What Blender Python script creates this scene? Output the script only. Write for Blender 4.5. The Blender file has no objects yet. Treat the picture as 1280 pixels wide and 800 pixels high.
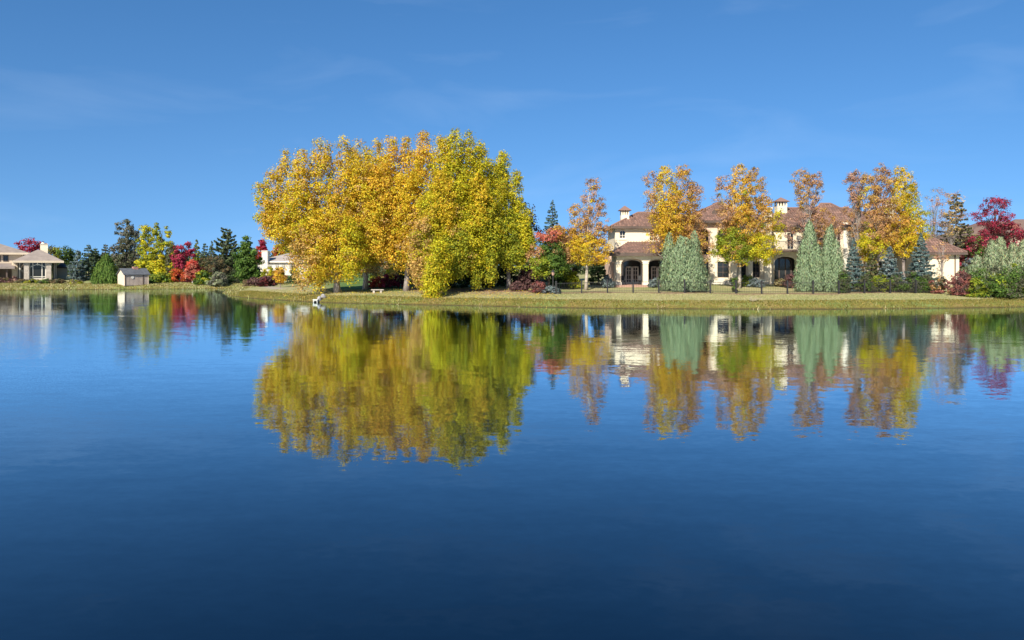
import bpy, math, random
import numpy as np
from mathutils import Vector

# ------------------------------------------------------------------ camera, sky, sun, exposure
F = 960.0; YH = 335.0; H = 3.27            # focal length in photo pixels, horizon row, eye height above the water
scene = bpy.context.scene
cam_d = bpy.data.cameras.new('camera'); cam = bpy.data.objects.new('camera', cam_d)
scene.collection.objects.link(cam); scene.camera = cam
cam.location = (0, 0, H); cam.rotation_euler = (math.radians(90), 0, 0)
cam_d.sensor_width = 36; cam_d.lens = 27; cam_d.shift_y = -(400 - YH) / 1280
cam_d.clip_start = 0.1; cam_d.clip_end = 6000

SUN_EL = math.radians(36); SUN_AZ = math.atan2(-0.38, -0.92)    # left of and behind the camera
sd = Vector((math.sin(SUN_AZ) * math.cos(SUN_EL), math.cos(SUN_AZ) * math.cos(SUN_EL), math.sin(SUN_EL)))
world = bpy.data.worlds.new('World'); scene.world = world; world.use_nodes = True
wn, wl = world.node_tree.nodes, world.node_tree.links
bg = wn['Background']; bg.inputs['Strength'].default_value = 0.093
sky = wn.new('ShaderNodeTexSky'); sky.sky_type = 'NISHITA'; sky.sun_disc = False
sky.sun_elevation = SUN_EL; sky.sun_rotation = SUN_AZ
sky.altitude = 1600; sky.air_density = 1.0; sky.dust_density = 1.1; sky.ozone_density = 2.4
hs = wn.new('ShaderNodeHueSaturation'); hs.inputs['Saturation'].default_value = 1.26
wl.new(sky.outputs[0], hs.inputs['Color'])
# clear dry air: the pale band at the horizon is kept thin by compressing the low elevations
tcs = wn.new('ShaderNodeTexCoord'); sq = wn.new('ShaderNodeVectorMath'); sq.operation = 'MULTIPLY_ADD'
sq.inputs[1].default_value = (1, 1, 0.84); sq.inputs[2].default_value = (0, 0, 0.15); wl.new(tcs.outputs['Generated'], sq.inputs[0])
sn = wn.new('ShaderNodeVectorMath'); sn.operation = 'NORMALIZE'; wl.new(sq.outputs[0], sn.inputs[0]); wl.new(sn.outputs[0], sky.inputs['Vector'])
# thin cirrus, all round the sky
tc = wn.new('ShaderNodeTexCoord'); mp = wn.new('ShaderNodeMapping'); mp.inputs['Scale'].default_value = (1.6, 1.6, 7.0)
mp.inputs['Rotation'].default_value = (0.10, -0.12, 0.4)
wl.new(tc.outputs['Generated'], mp.inputs['Vector'])
nz = wn.new('ShaderNodeTexNoise'); nz.inputs['Scale'].default_value = 2.3; nz.inputs['Detail'].default_value = 7
nz.inputs['Distortion'].default_value = 0.5
wl.new(mp.outputs[0], nz.inputs['Vector'])
cr = wn.new('ShaderNodeMapRange'); cr.inputs['From Min'].default_value = 0.52; cr.inputs['From Max'].default_value = 0.85
cr.inputs['To Max'].default_value = 0.085
wl.new(nz.outputs['Fac'], cr.inputs['Value'])
mx = wn.new('ShaderNodeMix'); mx.data_type = 'RGBA'; mx.inputs['B'].default_value = (6.5, 7.4, 8.6, 1)
wl.new(cr.outputs[0], mx.inputs['Factor']); wl.new(hs.outputs[0], mx.inputs['A'])
wl.new(mx.outputs['Result'], bg.inputs['Color'])

sun_d = bpy.data.lights.new('sun', 'SUN'); sun = bpy.data.objects.new('sun', sun_d); scene.collection.objects.link(sun)
sun_d.energy = 4.6; sun_d.angle = math.radians(0.53); sun_d.color = (1.0, 0.93, 0.82)
sun.rotation_euler = sd.to_track_quat('Z', 'Y').to_euler(); sun.location = (-40, -40, 60)

scene.view_settings.view_transform = 'Standard'; scene.view_settings.look = 'None'
scene.view_settings.exposure = 0.78; scene.view_settings.gamma = 1.0

# ------------------------------------------------------------------ helpers
COL = scene.collection
ORG = {}
def link(o): COL.objects.link(o); return o
def tag(o, label=None, cat=None, group=None, kind=None):
    if label: o['label'] = label
    if cat: o['category'] = cat
    if group: o['group'] = group
    if kind: o['kind'] = kind
    return o
def thing(name, loc, label, cat, group=None):
    o = link(bpy.data.objects.new(name, None)); o.location = loc; o.empty_display_size = 0.3
    ORG[o.name] = Vector(loc)
    return tag(o, label, cat, group)
def mesh_obj(name, me, parent=None, mat=None):
    o = link(bpy.data.objects.new(name, me))
    if mat: me.materials.append(mat)
    if parent is not None:
        o.parent = parent; ORG[o.name] = ORG[parent.name]
    else: ORG[o.name] = Vector((0, 0, 0))
    return o
class MB:
    """collects shapes in world coordinates; build() links them as one mesh"""
    def __init__(s): s.v = []; s.f = []
    def quad(s, a, b, c, d):
        n = len(s.v); s.v += [a, b, c, d]; s.f.append((n, n+1, n+2, n+3))
    def poly(s, pts):
        n = len(s.v); s.v += list(pts); s.f.append(tuple(range(n, n+len(pts))))
    def hexa(s, p):                       # 8 points: bottom ring 0-3, top ring 4-7
        n = len(s.v); s.v += list(p)
        for f in ((3,2,1,0), (4,5,6,7), (0,1,5,4), (1,2,6,5), (2,3,7,6), (3,0,4,7)):
            s.f.append(tuple(n+i for i in f))
    def box(s, x0, x1, y0, y1, z0, z1):
        s.hexa([(x0,y0,z0),(x1,y0,z0),(x1,y1,z0),(x0,y1,z0),(x0,y0,z1),(x1,y0,z1),(x1,y1,z1),(x0,y1,z1)])
    def tube(s, pts, rad, n=6, cap=True):
        base = len(s.v); pts = [Vector(p) for p in pts]
        for i, p in enumerate(pts):
            d = (pts[min(i+1, len(pts)-1)] - pts[max(i-1, 0)])
            d = d.normalized() if d.length > 1e-6 else Vector((0,0,1))
            a = d.cross(Vector((0.31,0.95,0.05))); a = a.normalized() if a.length > 1e-3 else Vector((1,0,0))
            b = d.cross(a)
            for k in range(n):
                t = 2*math.pi*k/n; q = p + (a*math.cos(t) + b*math.sin(t))*rad[i]
                s.v.append((q.x, q.y, q.z))
        for i in range(len(pts)-1):
            for k in range(n):
                s.f.append((base+i*n+k, base+i*n+(k+1)%n, base+(i+1)*n+(k+1)%n, base+(i+1)*n+k))
        if cap:
            s.f.append(tuple(base+k for k in range(n))[::-1]); s.f.append(tuple(base+(len(pts)-1)*n+k for k in range(n)))
    def build(s, name, mat, parent=None, smooth=False):
        off = ORG[parent.name] if parent is not None else Vector((0,0,0))
        me = bpy.data.meshes.new(name)
        me.from_pydata([(v[0]-off.x, v[1]-off.y, v[2]-off.z) for v in s.v], [], s.f)
        if smooth: me.polygons.foreach_set('use_smooth', [True]*len(me.polygons))
        me.update()
        return mesh_obj(name, me, parent, mat)
def P(px, py, d): return ((px-640)/F*d, d, H + (YH-py)/F*d)
def X(px, d): return (px-640)/F*d
def Z(py, d): return H + (YH-py)/F*d

def newmat(name):
    m = bpy.data.materials.new(name); m.use_nodes = True
    return m, m.node_tree.nodes, m.node_tree.links, m.node_tree.nodes['Principled BSDF']
def simple(name, c1, c2, scale=2.0, rough=0.8, bump=0.0, bscale=30.0, spec=0.3, metal=0.0):
    m, n, l, b = newmat(name)
    t = n.new('ShaderNodeTexCoord'); no = n.new('ShaderNodeTexNoise'); no.inputs['Scale'].default_value = scale; no.inputs['Detail'].default_value = 6
    l.new(t.outputs['Object'], no.inputs['Vector'])
    r = n.new('ShaderNodeMapRange'); r.inputs['From Min'].default_value = 0.3; r.inputs['From Max'].default_value = 0.7
    l.new(no.outputs['Fac'], r.inputs['Value'])
    x = n.new('ShaderNodeMix'); x.data_type = 'RGBA'; x.inputs['A'].default_value = (*c1, 1); x.inputs['B'].default_value = (*c2, 1)
    l.new(r.outputs[0], x.inputs['Factor']); l.new(x.outputs['Result'], b.inputs['Base Color'])
    b.inputs['Roughness'].default_value = rough; b.inputs['Specular IOR Level'].default_value = spec; b.inputs['Metallic'].default_value = metal
    if bump:
        n2 = n.new('ShaderNodeTexNoise'); n2.inputs['Scale'].default_value = bscale; n2.inputs['Detail'].default_value = 4
        l.new(t.outputs['Object'], n2.inputs['Vector'])
        bp = n.new('ShaderNodeBump'); bp.inputs['Strength'].default_value = bump; bp.inputs['Distance'].default_value = 0.05
        l.new(n2.outputs['Fac'], bp.inputs['Height']); l.new(bp.outputs[0], b.inputs['Normal'])
    return m
def leafmat(name, trans=0.35, rough=0.6):
    m, n, l, b = newmat(name)
    a = n.new('ShaderNodeAttribute'); a.attribute_name = 'leafcol'
    l.new(a.outputs['Color'], b.inputs['Base Color']); b.inputs['Roughness'].default_value = rough
    b.inputs['Specular IOR Level'].default_value = 0.2
    t = n.new('ShaderNodeBsdfTranslucent'); l.new(a.outputs['Color'], t.inputs['Color'])
    mixs = n.new('ShaderNodeMixShader'); mixs.inputs[0].default_value = trans
    l.new(b.outputs[0], mixs.inputs[1]); l.new(t.outputs[0], mixs.inputs[2]); l.new(mixs.outputs[0], n['Material Output'].inputs['Surface'])
    return m
M = dict(
    leaf=leafmat('leaf', 0.42), needle=leafmat('needle', 0.12, 0.7), blade=leafmat('blade', 0.25, 0.8),
    bark=simple('bark', (0.16,0.12,0.09), (0.07,0.05,0.04), 3, 0.9, 0.6, 12),
    palebark=simple('pale_bark', (0.55,0.47,0.38), (0.30,0.25,0.20), 3, 0.9, 0.4, 12),
    greybark=simple('grey_bark', (0.34,0.29,0.25), (0.18,0.15,0.13), 3, 0.9, 0.4, 12),
    stucco=simple('stucco', (0.78,0.68,0.50), (0.70,0.60,0.43), 0.5, 0.9, 0.25, 25),
    stuccopinkshade=simple('stucco_pink_shade', (0.68,0.48,0.36), (0.60,0.41,0.31), 0.6, 0.9, 0.25, 25),  # pinkish upper wall; on the side wall, shade put into the colour
    trim=simple('trim', (0.74,0.68,0.56), (0.66,0.60,0.48), 1, 0.8),
    white=simple('white_paint', (0.66,0.62,0.53), (0.58,0.54,0.46), 1, 0.6),
    fascia=simple('fascia', (0.13,0.09,0.07), (0.08,0.06,0.05), 1, 0.7),
    soffit=simple('soffit', (0.20,0.14,0.10), (0.14,0.10,0.07), 1, 0.8),
    iron=simple('iron', (0.02,0.02,0.022), (0.035,0.033,0.03), 4, 0.5),
    tan=simple('tan_stucco', (0.60,0.50,0.37), (0.52,0.43,0.31), 0.6, 0.9, 0.2, 20),
    stone=simple('stone', (0.50,0.44,0.36), (0.34,0.29,0.24), 2.5, 0.9, 0.6, 8),
    rock=simple('rock', (0.34,0.325,0.31), (0.22,0.21,0.20), 3, 0.9, 0.6, 6),
    concrete=simple('concrete', (0.62,0.61,0.54), (0.48,0.47,0.41), 3, 0.85, 0.3, 20),
    paver=simple('paver', (0.42,0.25,0.18), (0.34,0.21,0.16), 2.5, 0.9, 0.4, 12),
    shedwood=simple('shed_wood', (0.45,0.36,0.29), (0.35,0.28,0.23), 1.5, 0.85, 0.3, 15),
    shedlit=simple('shed_wood_lit', (0.66,0.54,0.40), (0.56,0.45,0.33), 1.5, 0.85, 0.3, 15),  # shed wood lightened as if sunlit, for the gable end and one corner board
    slate=simple('slate', (0.12,0.13,0.14), (0.075,0.08,0.09), 2.0, 0.75, 0.5, 9),
    brick=simple('brick', (0.40,0.22,0.17), (0.30,0.16,0.12), 4, 0.9),
    shingle=simple('shingle', (0.31,0.255,0.215), (0.23,0.19,0.16), 1.2, 0.9, 0.5, 7),
    brownroof=simple('brown_roof', (0.20,0.13,0.10), (0.13,0.085,0.07), 1.2, 0.9, 0.5, 7),
    greyroof=simple('grey_roof', (0.40,0.35,0.31), (0.30,0.26,0.23), 1.2, 0.9, 0.5, 7),
    drystalk=simple('dry_stalk', (0.45,0.38,0.24), (0.36,0.30,0.18), 4, 0.9),
    dark=simple('inside_shade', (0.03,0.027,0.024), (0.02,0.018,0.016), 1, 0.9),  # near-black colour puts in the shade inside rooms, flues and the pipe
)
m, n, l, b = newmat('glass'); M['glass'] = m
b.inputs['Base Color'].default_value = (0.02,0.024,0.028,1); b.inputs['Roughness'].default_value = 0.06
m, n, l, b = newmat('roof_tile'); M['tile'] = m
g = n.new('ShaderNodeNewGeometry'); r = n.new('ShaderNodeValToRGB'); r.color_ramp.elements[0].color = (0.125,0.075,0.058,1); r.color_ramp.elements[1].color = (0.27,0.155,0.115,1)
l.new(g.outputs['Random Per Island'], r.inputs['Fac']); l.new(r.outputs[0], b.inputs['Base Color']); b.inputs['Roughness'].default_value = 0.85

# ------------------------------------------------------------------ lake outline and terrain height
SH = [(1280,383.6),(1230,384.6),(1160,385.6),(1060,386.4),(960,386.6),(860,386.2),(760,385.6),(680,384.5),(600,382.6),(520,381.0),(460,379.6),
      (400,378.2),(360,376.0),(325,373.8),(300,371.6),(284,368.8),(279,366.6),(281,364.6),(292,363.2),(305,362.3),(312,361.6),(306,360.9),
      (280,360.9),(240,361.1),(200,361.4),(150,361.8),(100,362.1),(50,362.5),(0,362.9)]
def shore(px, py): d = F*H/(py-YH); return ((px-640)/F*d, d)
core = [shore(*p) for p in SH]
rs = np.random.RandomState(4)
def refine(pts, step, amp):
    out = []
    for (x0,y0),(x1,y1) in zip(pts[:-1], pts[1:]):
        L = math.hypot(x1-x0, y1-y0); k = max(1, int(L/step)); nx, ny = -(y1-y0)/L, (x1-x0)/L
        for i in range(k):
            t = i/k; a = rs.uniform(-amp, amp) if i else 0
            out.append((x0+(x1-x0)*t+nx*a, y0+(y1-y0)*t+ny*a))
    out.append(pts[-1]); return out
lake = [(-260,3.2),(-60,3.4),(0,3.0),(60,3.6),(260,2.5),(260,48),(120,52),(70,60)] + refine(core, 1.6, 0.22) + [(-100,112),(-150,104),(-260,90)]
LK = np.array(lake)
def signed(xy):
    """distance to the shoreline, positive on land"""
    A = LK; B = np.roll(LK, -1, 0); x = xy[:,0]; y = xy[:,1]
    best = np.full(len(xy), 1e9); inside = np.zeros(len(xy), bool)
    for (ax,ay),(bx,by) in zip(A, B):
        dx, dy = bx-ax, by-ay; L2 = dx*dx+dy*dy
        t = np.clip(((x-ax)*dx+(y-ay)*dy)/L2, 0, 1)
        best = np.minimum(best, (x-ax-t*dx)**2+(y-ay-t*dy)**2)
        if ay != by:
            c = ((ay > y) != (by > y)) & (x < (bx-ax)*(y-ay)/(by-ay)+ax); inside ^= c
    s = np.sqrt(best); return np.where(inside, -s, s)
PS = [-60,-12,-3,0,0.5,1.3,2.8,8,14,21,60,300,2000]; PZ = [-4,-2.6,-0.9,-0.04,0.22,0.46,0.66,0.80,1.02,1.42,1.8,2.5,6]
def hgt(xy):
    s = signed(xy); z = np.interp(s, PS, PZ)
    bump = 0.05*np.sin(xy[:,0]*0.9+1)*np.sin(xy[:,1]*0.7)+0.06*np.sin(xy[:,0]*0.23+2)*np.cos(xy[:,1]*0.31)
    z = z + bump*np.clip(s/4, 0, 1)
    return np.where(xy[:,1] < 20, z*0.9, z), s
def ground(x, y): return float(hgt(np.array([[x, y]]))[0][0])
def G(px, d): x = X(px, d); return (x, d, ground(x, d))

def axis(lo, hi, fine0, fine1, st):
    a = list(np.arange(fine0, fine1+1e-6, st)); k = st
    q = fine1
    while q < hi: k *= 1.35; q += k; a.append(min(q, hi))
    k = st; q = fine0
    while q > lo: k *= 1.35; q -= k; a.insert(0, max(q, lo))
    return np.array(a)
xs = axis(-2500, 2500, -92, 62, 0.6); ys = np.concatenate([axis(-2500, 54, -4, 8, 1.0)[:-1], axis(54, 3500, 54, 132, 0.45)])
ys = np.unique(np.round(ys, 4)); ys = ys[(ys <= 8) | (ys >= 14)]
ys = np.unique(np.concatenate([ys, np.arange(9, 54, 3.0)]))
gx, gy = np.meshgrid(xs, ys); xy = np.stack([gx.ravel(), gy.ravel()], 1)
gz, gs = hgt(xy)
nxg, nyg = len(xs), len(ys)
ii = np.arange(nxg*nyg).reshape(nyg, nxg)
quads = np.stack([ii[:-1,:-1], ii[:-1,1:], ii[1:,1:], ii[1:,:-1]], -1).reshape(-1, 4)
def np_mesh(name, verts, quads, smooth=False):
    me = bpy.data.meshes.new(name); k = quads.shape[1]
    me.vertices.add(len(verts)); me.vertices.foreach_set('co', np.ascontiguousarray(verts, np.float32).ravel())
    me.loops.add(quads.size); me.loops.foreach_set('vertex_index', np.ascontiguousarray(quads, np.int32).ravel())
    me.polygons.add(len(quads)); me.polygons.foreach_set('loop_start', np.arange(0, quads.size, k, dtype=np.int32))
    if smooth: me.polygons.foreach_set('use_smooth', np.ones(len(quads), bool))
    me.update(calc_edges=True); return me
gm = np_mesh('ground', np.column_stack([xy, gz]), quads, True)
def vattr(me, name, val):
    a = me.attributes.new(name, 'FLOAT', 'POINT'); a.data.foreach_set('value', np.ascontiguousarray(val, np.float32))
def sstep(a, b, v): t = np.clip((v-a)/(b-a), 0, 1); return t*t*(3-2*t)
pxg = 640+F*xy[:,0]/np.maximum(xy[:,1], 1)
right = sstep(560, 640, pxg)*(xy[:,1] > 50)
vattr(gm, 'shore', gs)
vattr(gm, 'mulch', np.exp(-((gs-10.6-0.5*np.sin(xy[:,0]*0.8))/1.0)**2)*right + 0.8*sstep(500,515,pxg)*(1-sstep(660,700,pxg))*sstep(6.5,8,gs)*(1-sstep(13,15,gs))*(xy[:,1] > 50))
vattr(gm, 'green_shade', sstep(4.5, 8, gs)*sstep(385,430,pxg)*(1-sstep(520,560,pxg))*(xy[:,1] > 50))  # green lawn, with the grove's shadow put into its darker colour
vattr(gm, 'tan_strip', np.exp(-((gs-5.6)/0.9)**2)*sstep(312,335,pxg)*(1-sstep(385,420,pxg))*(xy[:,1] > 60)*(xy[:,1] < 112))  # tan strip set back from the shore on the point
m, n, l, b = newmat('ground'); M['ground'] = m
def A(nm): a = n.new('ShaderNodeAttribute'); a.attribute_name = nm; return a.outputs['Fac']
def noise(scale, det=5, sc=None):
    t = n.new('ShaderNodeNewGeometry'); no = n.new('ShaderNodeTexNoise'); no.inputs['Scale'].default_value = scale; no.inputs['Detail'].default_value = det
    if sc:
        q = n.new('ShaderNodeMapping'); q.inputs['Scale'].default_value = sc; l.new(t.outputs['Position'], q.inputs['Vector']); l.new(q.outputs[0], no.inputs['Vector'])
    else: l.new(t.outputs['Position'], no.inputs['Vector'])
    return no.outputs['Fac']
def rng(v, a, bb, lo=0, hi=1):
    q = n.new('ShaderNodeMapRange'); q.inputs['From Min'].default_value = a; q.inputs['From Max'].default_value = bb
    q.inputs['To Min'].default_value = lo; q.inputs['To Max'].default_value = hi; l.new(v, q.inputs['Value']); return q.outputs[0]
def mixc(f, a, bb):
    q = n.new('ShaderNodeMix'); q.data_type = 'RGBA'; l.new(f, q.inputs['Factor'])
    for s, v in (('A', a), ('B', bb)):
        if isinstance(v, tuple): q.inputs[s].default_value = (*v, 1)
        else: l.new(v, q.inputs[s])
    return q.outputs['Result']
grass = mixc(rng(noise(0.35), 0.35, 0.65), (0.30,0.285,0.125), (0.40,0.345,0.18))
grass = mixc(rng(noise(2.5), 0.45, 0.75), grass, (0.24,0.245,0.08))
bank = mixc(rng(noise(0.5), 0.4, 0.62), (0.175,0.175,0.045), (0.25,0.185,0.065))
bank = mixc(rng(noise(0.22), 0.5, 0.6), bank, (0.15,0.19,0.05))
c = mixc(rng(A('shore'), 1.2, 3.0), bank, grass)
c = mixc(rng(noise(0.11), 0.5, 0.66), c, (0.215,0.25,0.085))
c = mixc(A('green_shade'), c, (0.10,0.16,0.045))
c = mixc(A('tan_strip'), c, (0.36,0.30,0.24))
c = mixc(A('mulch'), c, mixc(rng(noise(3.0), 0.4, 0.6), (0.30,0.185,0.12), (0.20,0.12,0.08)))
c = mixc(rng(A('shore'), 0.45, 0.05), c, (0.075,0.055,0.022))
l.new(c, b.inputs['Base Color']); b.inputs['Roughness'].default_value = 0.95; b.inputs['Specular IOR Level'].default_value = 0.1
bp = n.new('ShaderNodeBump'); bp.inputs['Strength'].default_value = 0.7; bp.inputs['Distance'].default_value = 0.12
l.new(noise(7.0, 4), bp.inputs['Height']); l.new(bp.outputs[0], b.inputs['Normal'])
go = mesh_obj('ground', gm, None, m); tag(go, kind='structure')

# ------------------------------------------------------------------ water
m, n, l, b = newmat('water'); M['water'] = m
geo = n.new('ShaderNodeNewGeometry')
def vmap(sc, rot=0.0):
    q = n.new('ShaderNodeMapping'); q.inputs['Scale'].default_value = sc; q.inputs['Rotation'].default_value = (0, 0, rot)
    l.new(geo.outputs['Position'], q.inputs['Vector']); return q.outputs[0]
def ntex(vec, scale, det):
    q = n.new('ShaderNodeTexNoise'); q.inputs['Scale'].default_value = scale; q.inputs['Detail'].default_value = det
    l.new(vec, q.inputs['Vector']); return q
def vm(op, a, bb):
    q = n.new('ShaderNodeVectorMath'); q.operation = op
    for i, v in enumerate((a, bb)):
        if isinstance(v, tuple): q.inputs[i].default_value = v
        elif v is not None: l.new(v, q.inputs[i])
    return q.outputs[0]
def scl(v, s):
    q = n.new('ShaderNodeVectorMath'); q.operation = 'SCALE'; l.new(v, q.inputs[0])
    if isinstance(s, float): q.inputs['Scale'].default_value = s
    else: l.new(s, q.inputs['Scale'])
    return q.outputs[0]
def mth(op, a, bb):
    q = n.new('ShaderNodeMath'); q.operation = op
    for i, v in enumerate((a, bb)):
        if isinstance(v, (int, float)): q.inputs[i].default_value = v
        else: l.new(v, q.inputs[i])
    return q.outputs[0]
w1 = vm('SUBTRACT', ntex(vmap((0.45, 1.3, 1), 0.12), 1.7, 3).outputs['Color'], (0.5,0.5,0.5))
w2 = vm('SUBTRACT', ntex(vmap((0.7, 1.2, 1), -0.2), 7.0, 2).outputs['Color'], (0.5,0.5,0.5))
# breeze: ripples are stronger in long patches, most of all over the open water to the left
sep = n.new('ShaderNodeSeparateXYZ'); l.new(geo.outputs['Position'], sep.inputs[0])
ratio = mth('DIVIDE', sep.outputs['X'], mth('MAXIMUM', sep.outputs['Y'], 1.0))
leftw = rng(ratio, -0.36, -0.60)
patch = rng(ntex(vmap((0.012, 0.05, 1), 0.05), 1.0, 3).outputs['Fac'], 0.42, 0.68)
streak = rng(ntex(vmap((0.012, 0.30, 1), 0.0), 1.0, 2).outputs['Fac'], 0.60, 0.68)
openw = rng(sep.outputs['Y'], 62.0, 40.0)
amp = mth('ADD', 0.024, mth('MULTIPLY', patch, 0.020))
breeze = mth('ADD', mth('MULTIPLY', leftw, mth('ADD', mth('MULTIPLY', openw, 0.10), mth('MULTIPLY', streak, 0.16))), 0.032)
breeze = mth('MULTIPLY', breeze, rng(sep.outputs['Y'], 12.0, 30.0))
tilt = vm('ADD', scl(w1, amp), scl(w2, mth('MULTIPLY', amp, 0.8)))
w3 = vm('SUBTRACT', ntex(vmap((0.8, 1.2, 1), 0.3), 30.0, 1).outputs['Color'], (0.5,0.5,0.5))
tilt = vm('ADD', tilt, scl(w3, breeze))
tilt = vm('MULTIPLY', tilt, (1,1,0))
nrm = vm('NORMALIZE', vm('ADD', tilt, (0,0,1)), None)
fr = n.new('ShaderNodeFresnel'); fr.inputs['IOR'].default_value = 1.333; l.new(nrm, fr.inputs['Normal'])
fac = mth('MAXIMUM', mth('MINIMUM', mth('SUBTRACT', mth('MULTIPLY', fr.outputs[0], 2.1), 0.06), 1.0), 0.02)
dif = n.new('ShaderNodeBsdfDiffuse'); dif.inputs['Color'].default_value = (0.0006,0.006,0.018,1)
gl = n.new('ShaderNodeBsdfGlossy'); gl.inputs['Color'].default_value = (0.82,0.95,1,1); gl.inputs['Roughness'].default_value = 0.02; l.new(nrm, gl.inputs['Normal'])
ms = n.new('ShaderNodeMixShader'); l.new(fac, ms.inputs[0]); l.new(dif.outputs[0], ms.inputs[1]); l.new(gl.outputs[0], ms.inputs[2])
l.new(ms.outputs[0], n['Material Output'].inputs['Surface']); n.remove(b)
wb = MB()
# the sheet runs a little under the banks on every side
wb.quad((-300,-1,0),(300,-1,0),(300,135,0),(-300,135,0))
wo = wb.build('water', m); tag(wo, kind='structure')

# ------------------------------------------------------------------ buildings
def wall(mb, x0, x1, z0, z1, yf, yb, ops=()):
    """wall in the x-z plane with openings (xa, xb, sill, spring, rise); arched tops"""
    cuts = [x0]; segs = []
    for (xa, xb, zs, zp, rise) in sorted(ops):
        segs.append((cuts[-1], xa, None)); k = 10 if rise > 0 else 1
        for i in range(k):
            a = xa+(xb-xa)*i/k; bb = xa+(xb-xa)*(i+1)/k
            top = lambda q: zp+rise*math.sqrt(max(0, 1-((q-(xa+xb)/2)/((xb-xa)/2))**2))
            segs.append((a, bb, (zs, top(a), top(bb))))
        cuts.append(xb)
    segs.append((cuts[-1], x1, None))
    for a, bb, o in segs:
        if bb-a < 1e-4: continue
        if o is None: mb.box(a, bb, yf, yb, z0, z1)
        else:
            zs, ta, tb = o
            if zs > z0+1e-3: mb.box(a, bb, yf, yb, z0, zs)
            if z1 > max(ta, tb)+1e-3:
                mb.hexa([(a,yf,ta),(bb,yf,tb),(bb,yb,tb),(a,yb,ta),(a,yf,z1),(bb,yf,z1),(bb,yb,z1),(a,yb,z1)])
def window(parent, xa, xb, zs, zp, rise, y, nx=2, nz=2, mat='white', name='window', fw=0.09, bar=0.045):
    mb = MB(); k = 10 if rise > 0 else 1
    top = lambda q, e=0: zp+rise*math.sqrt(max(0, 1-((q-(xa+xb)/2)/((xb-xa)/2))**2))
    mb.box(xa, xa+fw, y, y+0.08, zs, zp); mb.box(xb-fw, xb, y, y+0.08, zs, zp); mb.box(xa+fw, xb-fw, y, y+0.08, zs, zs+fw)
    for i in range(k):
        a = xa+(xb-xa)*i/k; bb = xa+(xb-xa)*(i+1)/k; ta, tb = top(a), top(bb)
        mb.hexa([(a,y,ta-fw),(bb,y,tb-fw),(bb,y+0.08,tb-fw),(a,y+0.08,ta-fw),(a,y,ta),(bb,y,tb),(bb,y+0.08,tb),(a,y+0.08,ta)])
    for i in range(1, nx):
        q = xa+(xb-xa)*i/nx; mb.box(q-bar/2, q+bar/2, y+0.012, y+0.06, zs+fw, top(q)-fw*0.5)
    for i in range(1, nz):
        q = zs+(zp-zs)*i/nz; mb.box(xa+fw, xb-fw, y+0.016, y+0.055, q-bar/2, q+bar/2)
    f = mb.build(name, M[mat], parent)
    g = MB(); g.poly([(xa+0.01,y+0.045,zs+0.01),(xb-0.01,y+0.045,zs+0.01)] + [(xb-0.01-(xb-xa-0.02)*i/k, y+0.045, top(xb-0.01-(xb-xa-0.02)*i/k)-0.01) for i in range(k+1)])
    g.build('pane', M['glass'], f)
    return f
def hip(x0, x1, y0, y1, ze, zr, ov=0.5, ridge=None):
    """eave rectangle grown by the overhang; returns the corners of the four slopes"""
    x0 -= ov; x1 += ov; y0 -= ov; y1 += ov
    w, dp = x1-x0, y1-y0
    if w >= dp: r0 = (x0+dp/2*0.95, (y0+y1)/2, zr); r1 = (x1-dp/2*0.95, (y0+y1)/2, zr)
    else: r0 = ((x0+x1)/2, y0+w/2*0.95, zr); r1 = ((x0+x1)/2, y1-w/2*0.95, zr)
    a, bb, c, d = (x0,y0,ze), (x1,y0,ze), (x1,y1,ze), (x0,y1,ze)
    if w >= dp: sl = [(a,bb,r1,r0), (bb,c,r1,r1), (c,d,r0,r1), (d,a,r0,r0)]
    else: sl = [(a,bb,r0,r0), (bb,c,r1,r0), (c,d,r1,r1), (d,a,r0,r1)]
    return sl, (x0, x1, y0, y1, r0, r1)
def roof(parent, x0, x1, y0, y1, ze, zr, ov=0.5, mat='shingle', tiles=False, fh=0.22, fmat='fascia'):
    sl, (a0, a1, b0, b1, r0, r1) = hip(x0, x1, y0, y1, ze, zr, ov)
    mb = MB()
    for s in sl:
        mb.poly(s[:3] if s[2] == s[3] else s)
    r = mb.build('roof', M['tile' if tiles else mat], parent)
    fb = MB(); t = 0.05
    fb.box(a0-t, a1+t, b0-t, b0, ze-fh, ze+0.03); fb.box(a0-t, a1+t, b1, b1+t, ze-fh, ze+0.03)
    fb.box(a0-t, a0, b0, b1, ze-fh, ze+0.03); fb.box(a1, a1+t, b0, b1, ze-fh, ze+0.03)
    fb.build('fascia', M[fmat], r)
    sb = MB(); sb.quad((a0,b0,ze-fh+0.04),(a1,b0,ze-fh+0.04),(a1,b1,ze-fh+0.04),(a0,b1,ze-fh+0.04)); sb.build('soffit', M['soffit'], r)
    if tiles:
        tb = MB()
        for s in (sl[0], sl[3], sl[1]): tile_slope(tb, *s)
        tag(tb.build('roof_tiles', M['tile'], r), kind='stuff')
        cb = MB(); e = Vector((0,0,0.06))
        cb.tube([Vector(r0)+e, Vector(r1)+e], [0.13,0.13], 8)
        for c_, rr in (((a0,b0,ze), r0), ((a1,b0,ze), r1 if (a1-a0) >= (b1-b0) else r0)): cb.tube([Vector(c_)+e, Vector(rr)+e], [0.12,0.12], 8)
        cb.build('ridge_cap', M['tile'], r)
    return r
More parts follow.
